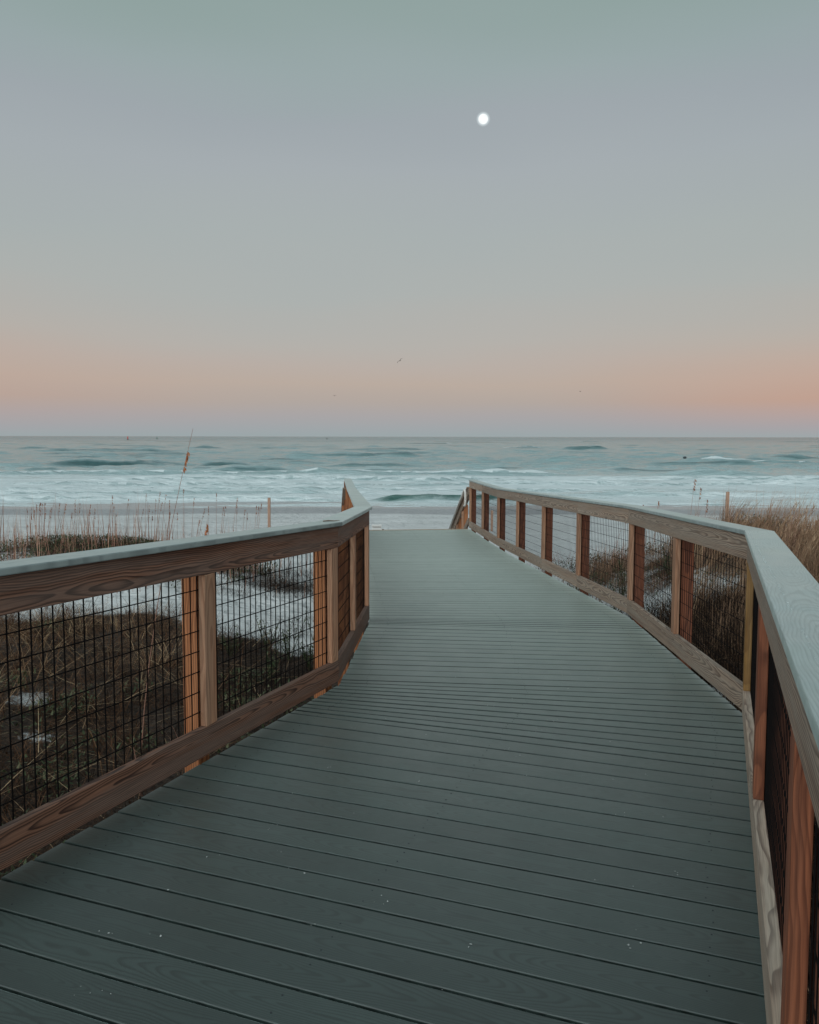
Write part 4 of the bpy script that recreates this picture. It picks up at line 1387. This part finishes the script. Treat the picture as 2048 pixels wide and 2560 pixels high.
for i, (x_, y_, h_) in enumerate(((-1.32, 8.6, 0.5), (-1.62, 8.9, 0.42), (-1.15, 9.3, 0.46), (-1.95, 8.5, 0.34), (-1.42, 7.9, 0.45), (-2.5, 9.0, 0.30), (-1.05, 8.2, 0.40))):
    shrub(x_, y_, h_, 'small leafy dune shrub on bare sand behind the left railing mesh', 300 + i)
for i, (x_, y_, h_) in enumerate(((3.0, 11.0, 0.5), (3.4, 12.4, 0.45), (2.7, 12.6, 0.4), (3.9, 11.6, 0.5), (2.6, 10.0, 0.42))):
    shrub(x_, y_, h_, 'dark leafy shrub on white sand seen through the right railing mesh', 320 + i)

# ------------------------------------------------------------------ stakes in the sand
def stake(px_, top, d_, w, label):
    x_ = (px_ - 1024) / 1972 * d_
    z1 = CAM_Z - (top - 1091) / 1972 * d_
    z0 = float(gnd(x_, d_)) - 0.3
    c = []
    for z in (z0, z1):
        for sx, sy in ((-1, -1), (1, -1), (1, 1), (-1, 1)):
            c.append((x_ + sx * w / 2 + (z - z0) * 0.008, d_ + sy * w / 2, z))
    o = board('wooden_stake', c, M['stake'], None, (0, 0, 0), (0, 0, 1), up=Vector((1, 0, 0)), bevel=0.006)
    tag(o, label, 'stake')
stake(671, 1245, 22.5, 0.075, 'pinkish wooden stake in the beach sand behind the left dune oats')
stake(1821, 1228, 24.0, 0.085, 'pinkish wooden stake rising from the plumed grass right of the boardwalk')
stake(1231, 1276, 26.5, 0.075, 'thin wooden stake on the beach seen through the far right railing mesh')
stake(2047, 1300, 22.0, 0.08, 'wooden stake cut by the right edge of the photo')

# ------------------------------------------------------------------ warning sign below the deck end
FONT = [f_ for f_ in bpy.data.fonts]
sx, sy, szc = -0.84, 20.2, -0.925
sg_ = tag(empty('warning_sign', (sx, sy, float(gnd(sx, sy)))), 'small white WARNING sign just beyond the left end of the deck', 'sign')
gl0 = Vector(sg_.location)
c = []
for z in (szc - 0.085, szc + 0.085):
    for dx, dy in ((-0.125, -0.004), (0.125, -0.004), (0.125, 0.004), (-0.125, 0.004)):
        c.append((sx + dx, sy + dy, z))
board('sign_plate', c, M['white'], sg_, gl0, (1, 0, 0), bevel=0.002)
c = []
for z in (gl0.z - 0.3, szc + 0.06):
    for dx, dy in ((-0.03, 0.0055), (0.03, 0.0055), (0.03, 0.05), (-0.03, 0.05)):
        c.append((sx + dx, sy + dy, z))
board('sign_post', c, M['stake'], sg_, gl0, (0, 0, 1), up=Vector((1, 0, 0)))

def text_mesh(body, size, loc, mat, parent, ploc, bold=0.0):
    cu = bpy.data.curves.new('lettering', 'FONT')
    cu.body = body; cu.size = size; cu.align_x = 'CENTER'; cu.align_y = 'CENTER'
    cu.extrude = 0.0008; cu.offset = bold
    tmp = bpy.data.objects.new('lettering', cu)
    COL.objects.link(tmp)
    dg = bpy.context.evaluated_depsgraph_get()
    me = bpy.data.meshes.new_from_object(tmp.evaluated_get(dg))
    bpy.data.objects.remove(tmp)
    me.materials.clear(); me.materials.append(mat)
    o = bpy.data.objects.new('lettering', me)
    o.rotation_euler = (math.pi / 2, 0, 0)
    o.location = Vector(loc) - Vector(ploc)
    return link(o, parent)
text_mesh('WARNING', 0.046, (sx, sy - 0.0055, szc + 0.018), M['ink'], sg_, gl0, 0.0012)

# ------------------------------------------------------------------ buoys, birds, moon
def lathe(prof, n=12):
    V = []; F = []
    for r_, z in prof:
        for j in range(n):
            a = 2 * math.pi * j / n
            V.append((r_ * math.cos(a), r_ * math.sin(a), z))
    for i in range(len(prof) - 1):
        for j in range(n):
            F.append((i * n + j, i * n + (j + 1) % n, (i + 1) * n + (j + 1) % n, (i + 1) * n + j))
    F.append(tuple(range(n - 1, -1, -1))); F.append(tuple((len(prof) - 1) * n + j for j in range(n)))
    return V, F

def buoy(px_, d_, sc, mat, label):
    x_ = (px_ - 1024) / 1972 * d_
    root = tag(empty('buoy', (x_, d_, ZW)), label, 'buoy')
    for nm, prof, mt in (('float', [(0.3, -0.5), (1.0, -0.2), (1.05, 0.35), (0.7, 0.55), (0.25, 0.6)], M['dark']),
                         ('tower', [(0.62, 0.61), (0.50, 1.5), (0.46, 2.4), (0.42, 2.6), (0.16, 2.9)], mat),
                         ('lantern', [(0.12, 2.91), (0.16, 3.0), (0.16, 3.3), (0.05, 3.4)], mat)):
        V, F = lathe([(a * sc, b_ * sc) for a, b_ in prof])
        me = bpy.data.meshes.new(nm); me.from_pydata(V, [], F); me.update(); me.materials.append(mt)
        link(bpy.data.objects.new(nm, me), root)
buoy(321, 800, 1.05, M['red'], 'red channel buoy on the horizon at the left')
buoy(394, 950, 0.75, M['green'], 'small green channel buoy right of the red buoy')
buoy(818, 1000, 0.70, M['dark'], 'tiny dark buoy on the horizon left of the boardwalk end')
V, F = lathe([(0.05, -0.1), (0.26, -0.05), (0.30, 0.1), (0.18, 0.25), (0.05, 0.28)])
me = bpy.data.meshes.new('float'); me.from_pydata(V, [], F); me.update(); me.materials.append(M['dark'])
o = tag(link(bpy.data.objects.new('marker_float', me)), 'small dark float bobbing among the waves at the right', 'float')
o.location = ((1712 - 1024) / 1972 * 126, 126, ZW + 0.25)

def bird(px_, py_, d_, span, roll, heading, label, flap=0.35):
    x_ = (px_ - 1024) / 1972 * d_
    z_ = CAM_Z + (1091 - py_) / 1972 * d_
    V = []; F = []
    # body: rings along y
    prof = [(-0.28, 0.004), (-0.20, 0.022), (-0.10, 0.045), (0.03, 0.058), (0.14, 0.045), (0.20, 0.032), (0.25, 0.034), (0.29, 0.020), (0.335, 0.004)]
    n = 8
    for y_, r_ in prof:
        for j in range(n):
            a = 2 * math.pi * j / n
            V.append(Vector((r_ * math.cos(a), y_, r_ * 0.9 * math.sin(a))))
    for i in range(len(prof) - 1):
        for j in range(n):
            F.append((i * n + j, i * n + (j + 1) % n, (i + 1) * n + (j + 1) % n, (i + 1) * n + j))
    # wings: three joints each side, with thickness
    for sg in (-1, 1):
        st = [(0.03, 0.11, -0.06, 0.0), (0.22, 0.13, -0.05, flap * 0.22), (0.42, 0.06, -0.08, flap * 0.20), (0.62, -0.06, -0.12, flap * 0.06)]
        k0 = len(V)
        for (xx, yf, yb, zz) in st:
            V += [Vector((sg * xx, yf, zz)), Vector((sg * xx, yb, zz - 0.004)), Vector((sg * xx, (yf + yb) / 2, zz + 0.012))]
        for i in range(3):
            o0 = k0 + i * 3; o1 = o0 + 3
            F += [(o0, o1, o1 + 2, o0 + 2), (o0 + 2, o1 + 2, o1 + 1, o0 + 1), (o0 + 1, o1 + 1, o1, o0)]
        F += [(k0, k0 + 2, k0 + 1), (k0 + 9, k0 + 10, k0 + 11)]
    k0 = len(V)   # tail fan
    V += [Vector((-0.05, -0.40, 0)), Vector((0.05, -0.40, 0)), Vector((0.02, -0.22, 0.012)), Vector((-0.02, -0.22, 0.012)), Vector((0, -0.30, -0.006))]
    F += [(k0, k0 + 1, k0 + 2, k0 + 3), (k0, k0 + 4, k0 + 1), (k0 + 1, k0 + 4, k0 + 2), (k0 + 2, k0 + 4, k0 + 3), (k0 + 3, k0 + 4, k0)]
    sc = 1.4 * span / 1.24
    me = bpy.data.meshes.new('seabird'); me.from_pydata([tuple(v * sc) for v in V], [], F); me.update()
    me.materials.append(M['bird'])
    o = tag(link(bpy.data.objects.new('seabird', me)), label, 'bird')
    o.location = (x_, d_, z_)
    o.rotation_euler = (0, roll, heading)
bird(1000, 904, 60, 0.42, R(38), R(160), 'dark seabird banking in the pink sky above the boardwalk end', 0.5)
bird(838, 991, 95, 0.36, R(-10), R(30), 'small dark seabird low over the horizon left of the boardwalk end', 1.2)
bird(1448, 979, 130, 0.40, R(5), R(60), 'tiny distant seabird in the pink sky to the right', 0.8)

# moon
d_ = 9000.0
mr = d_ * 10.7 / 1972
bm_v, bm_f = [], []
N1, N2 = 24, 32
for i in range(N1 + 1):
    th = math.pi * i / N1
    for j in range(N2):
        ph = 2 * math.pi * j / N2
        bm_v.append((mr * math.sin(th) * math.cos(ph), mr * math.sin(th) * math.sin(ph), mr * math.cos(th)))
for i in range(N1):
    for j in range(N2):
        bm_f.append((i * N2 + j, i * N2 + (j + 1) % N2, (i + 1) * N2 + (j + 1) % N2, (i + 1) * N2 + j))
mm, nt, b = new_mat('moonlight')
k = NB(nt)
tcn = k.n('ShaderNodeTexCoord')
mn = k.noise(tcn.outputs['Object'], 0.02, 3.0)
ems = k.mix(k.ss(mn, 0.4, 0.65), (0.98, 1.0, 1.0), (0.90, 0.93, 0.93))
nt.links.new(ems, b.inputs['Emission Color'])
b.inputs['Emission Strength'].default_value = 1.0
b.inputs['Base Color'].default_value = (0.02, 0.02, 0.02, 1)
me = bpy.data.meshes.new('moon'); me.from_pydata(bm_v, [], bm_f); me.update()
me.polygons.foreach_set('use_smooth', np.ones(len(me.polygons), dtype=bool))
me.materials.append(mm)
mo = tag(link(bpy.data.objects.new('moon', me)), 'round white full moon in the dusk sky', 'moon')
mo.location = Vector((0, 0, CAM_Z)) + MOON_DIR * d_

# ------------------------------------------------------------------ small litter
V = []; F = []
def chip(x, y, z, r, nrm=None):
    n = random.randint(4, 6)
    k0 = len(V)
    a0 = random.random() * 6.28
    el = random.uniform(0.4, 1.0); ro = random.random() * 3.14
    for lay in (0.0, random.uniform(0.0008, 0.002)):
        for j in range(n):
            a = a0 + 6.28 * j / n
            q = r * random.uniform(0.6, 1.1)
            u, w = q * math.cos(a), q * el * math.sin(a)
            V.append((x + u * math.cos(ro) - w * math.sin(ro), y + u * math.sin(ro) + w * math.cos(ro), z + lay))
    F.append(tuple(k0 + n + j for j in range(n)))
    for j in range(n):
        F.append((k0 + j, k0 + (j + 1) % n, k0 + n + (j + 1) % n, k0 + n + j))
cnt = 0
while cnt < 200:
    y_ = 1.4 + 13 * random.random() ** 1.5
    x_ = random.uniform(-2, 2.1)
    if not (leftx(y_) + 0.3 < x_ < rightx(y_) - 0.3): continue
    cnt += 1
    for j in range(random.choice((1, 1, 1, 2, 3, 4))):
        xx = x_ + random.gauss(0, 0.02); yq = y_ + random.gauss(0, 0.014)
        chip(xx, yq, zdeck(yq) + 0.0012, random.choice((0.0015, 0.002, 0.003, 0.0045)) * random.uniform(0.7, 1.3))
me = bpy.data.meshes.new('shell_grit'); me.from_pydata(V, [], F); me.update(); me.materials.append(M['speck'])
tag(link(bpy.data.objects.new('shell_grit', me)), 'pale specks of shell and sand scattered on the deck boards', None, None, 'stuff')

# beads of dew along the inner edge of the right cap
V = []; F = []
mvr = miters(RIGHT, -1)
e = (RIGHT[1] - RIGHT[0]).normalized(); nn = mvr[0] - e * mvr[0].dot(e)
for t in np.arange(0.10, 4.2, 0.028):
    if random.random() < 0.35: continue
    p = RIGHT[1] - e * t + nn * (0.004 + 0.022 * min(1, t / 3) + random.gauss(0, 0.002))
    chip(p.x, p.y, zd(RIGHT[1]) + 0.0435 * t * e.y + 1.0902, random.uniform(0.0012, 0.0034))
me = bpy.data.meshes.new('dew_drops'); me.from_pydata(V, [], F); me.update(); me.materials.append(M['dew'])
tag(link(bpy.data.objects.new('dew_drops', me)), 'line of dew drops along the inner edge of the right railing cap', None, None, 'stuff')

# twig on the left cap near the corner
p = A + (A - C).normalized() * 0.0 + Vector((-0.115, 0.18))
V, F = tube([(0, 0, 0), (0.035, 0.004, 0.002), (0.075, -0.002, 0.001), (0.11, 0.008, 0.003)], [0.0035, 0.004, 0.003, 0.0015], 6)
me = bpy.data.meshes.new('twig'); me.from_pydata([tuple(v) for v in V], [], F); me.update(); me.materials.append(M['under'])
o = tag(link(bpy.data.objects.new('twig', me)), 'dark twig lying on the left railing cap at its corner', 'twig')
o.location = (A.x - 0.10, A.y + 0.0, zd(A) + 1.0935)
o.rotation_euler = (0, 0, R(8))
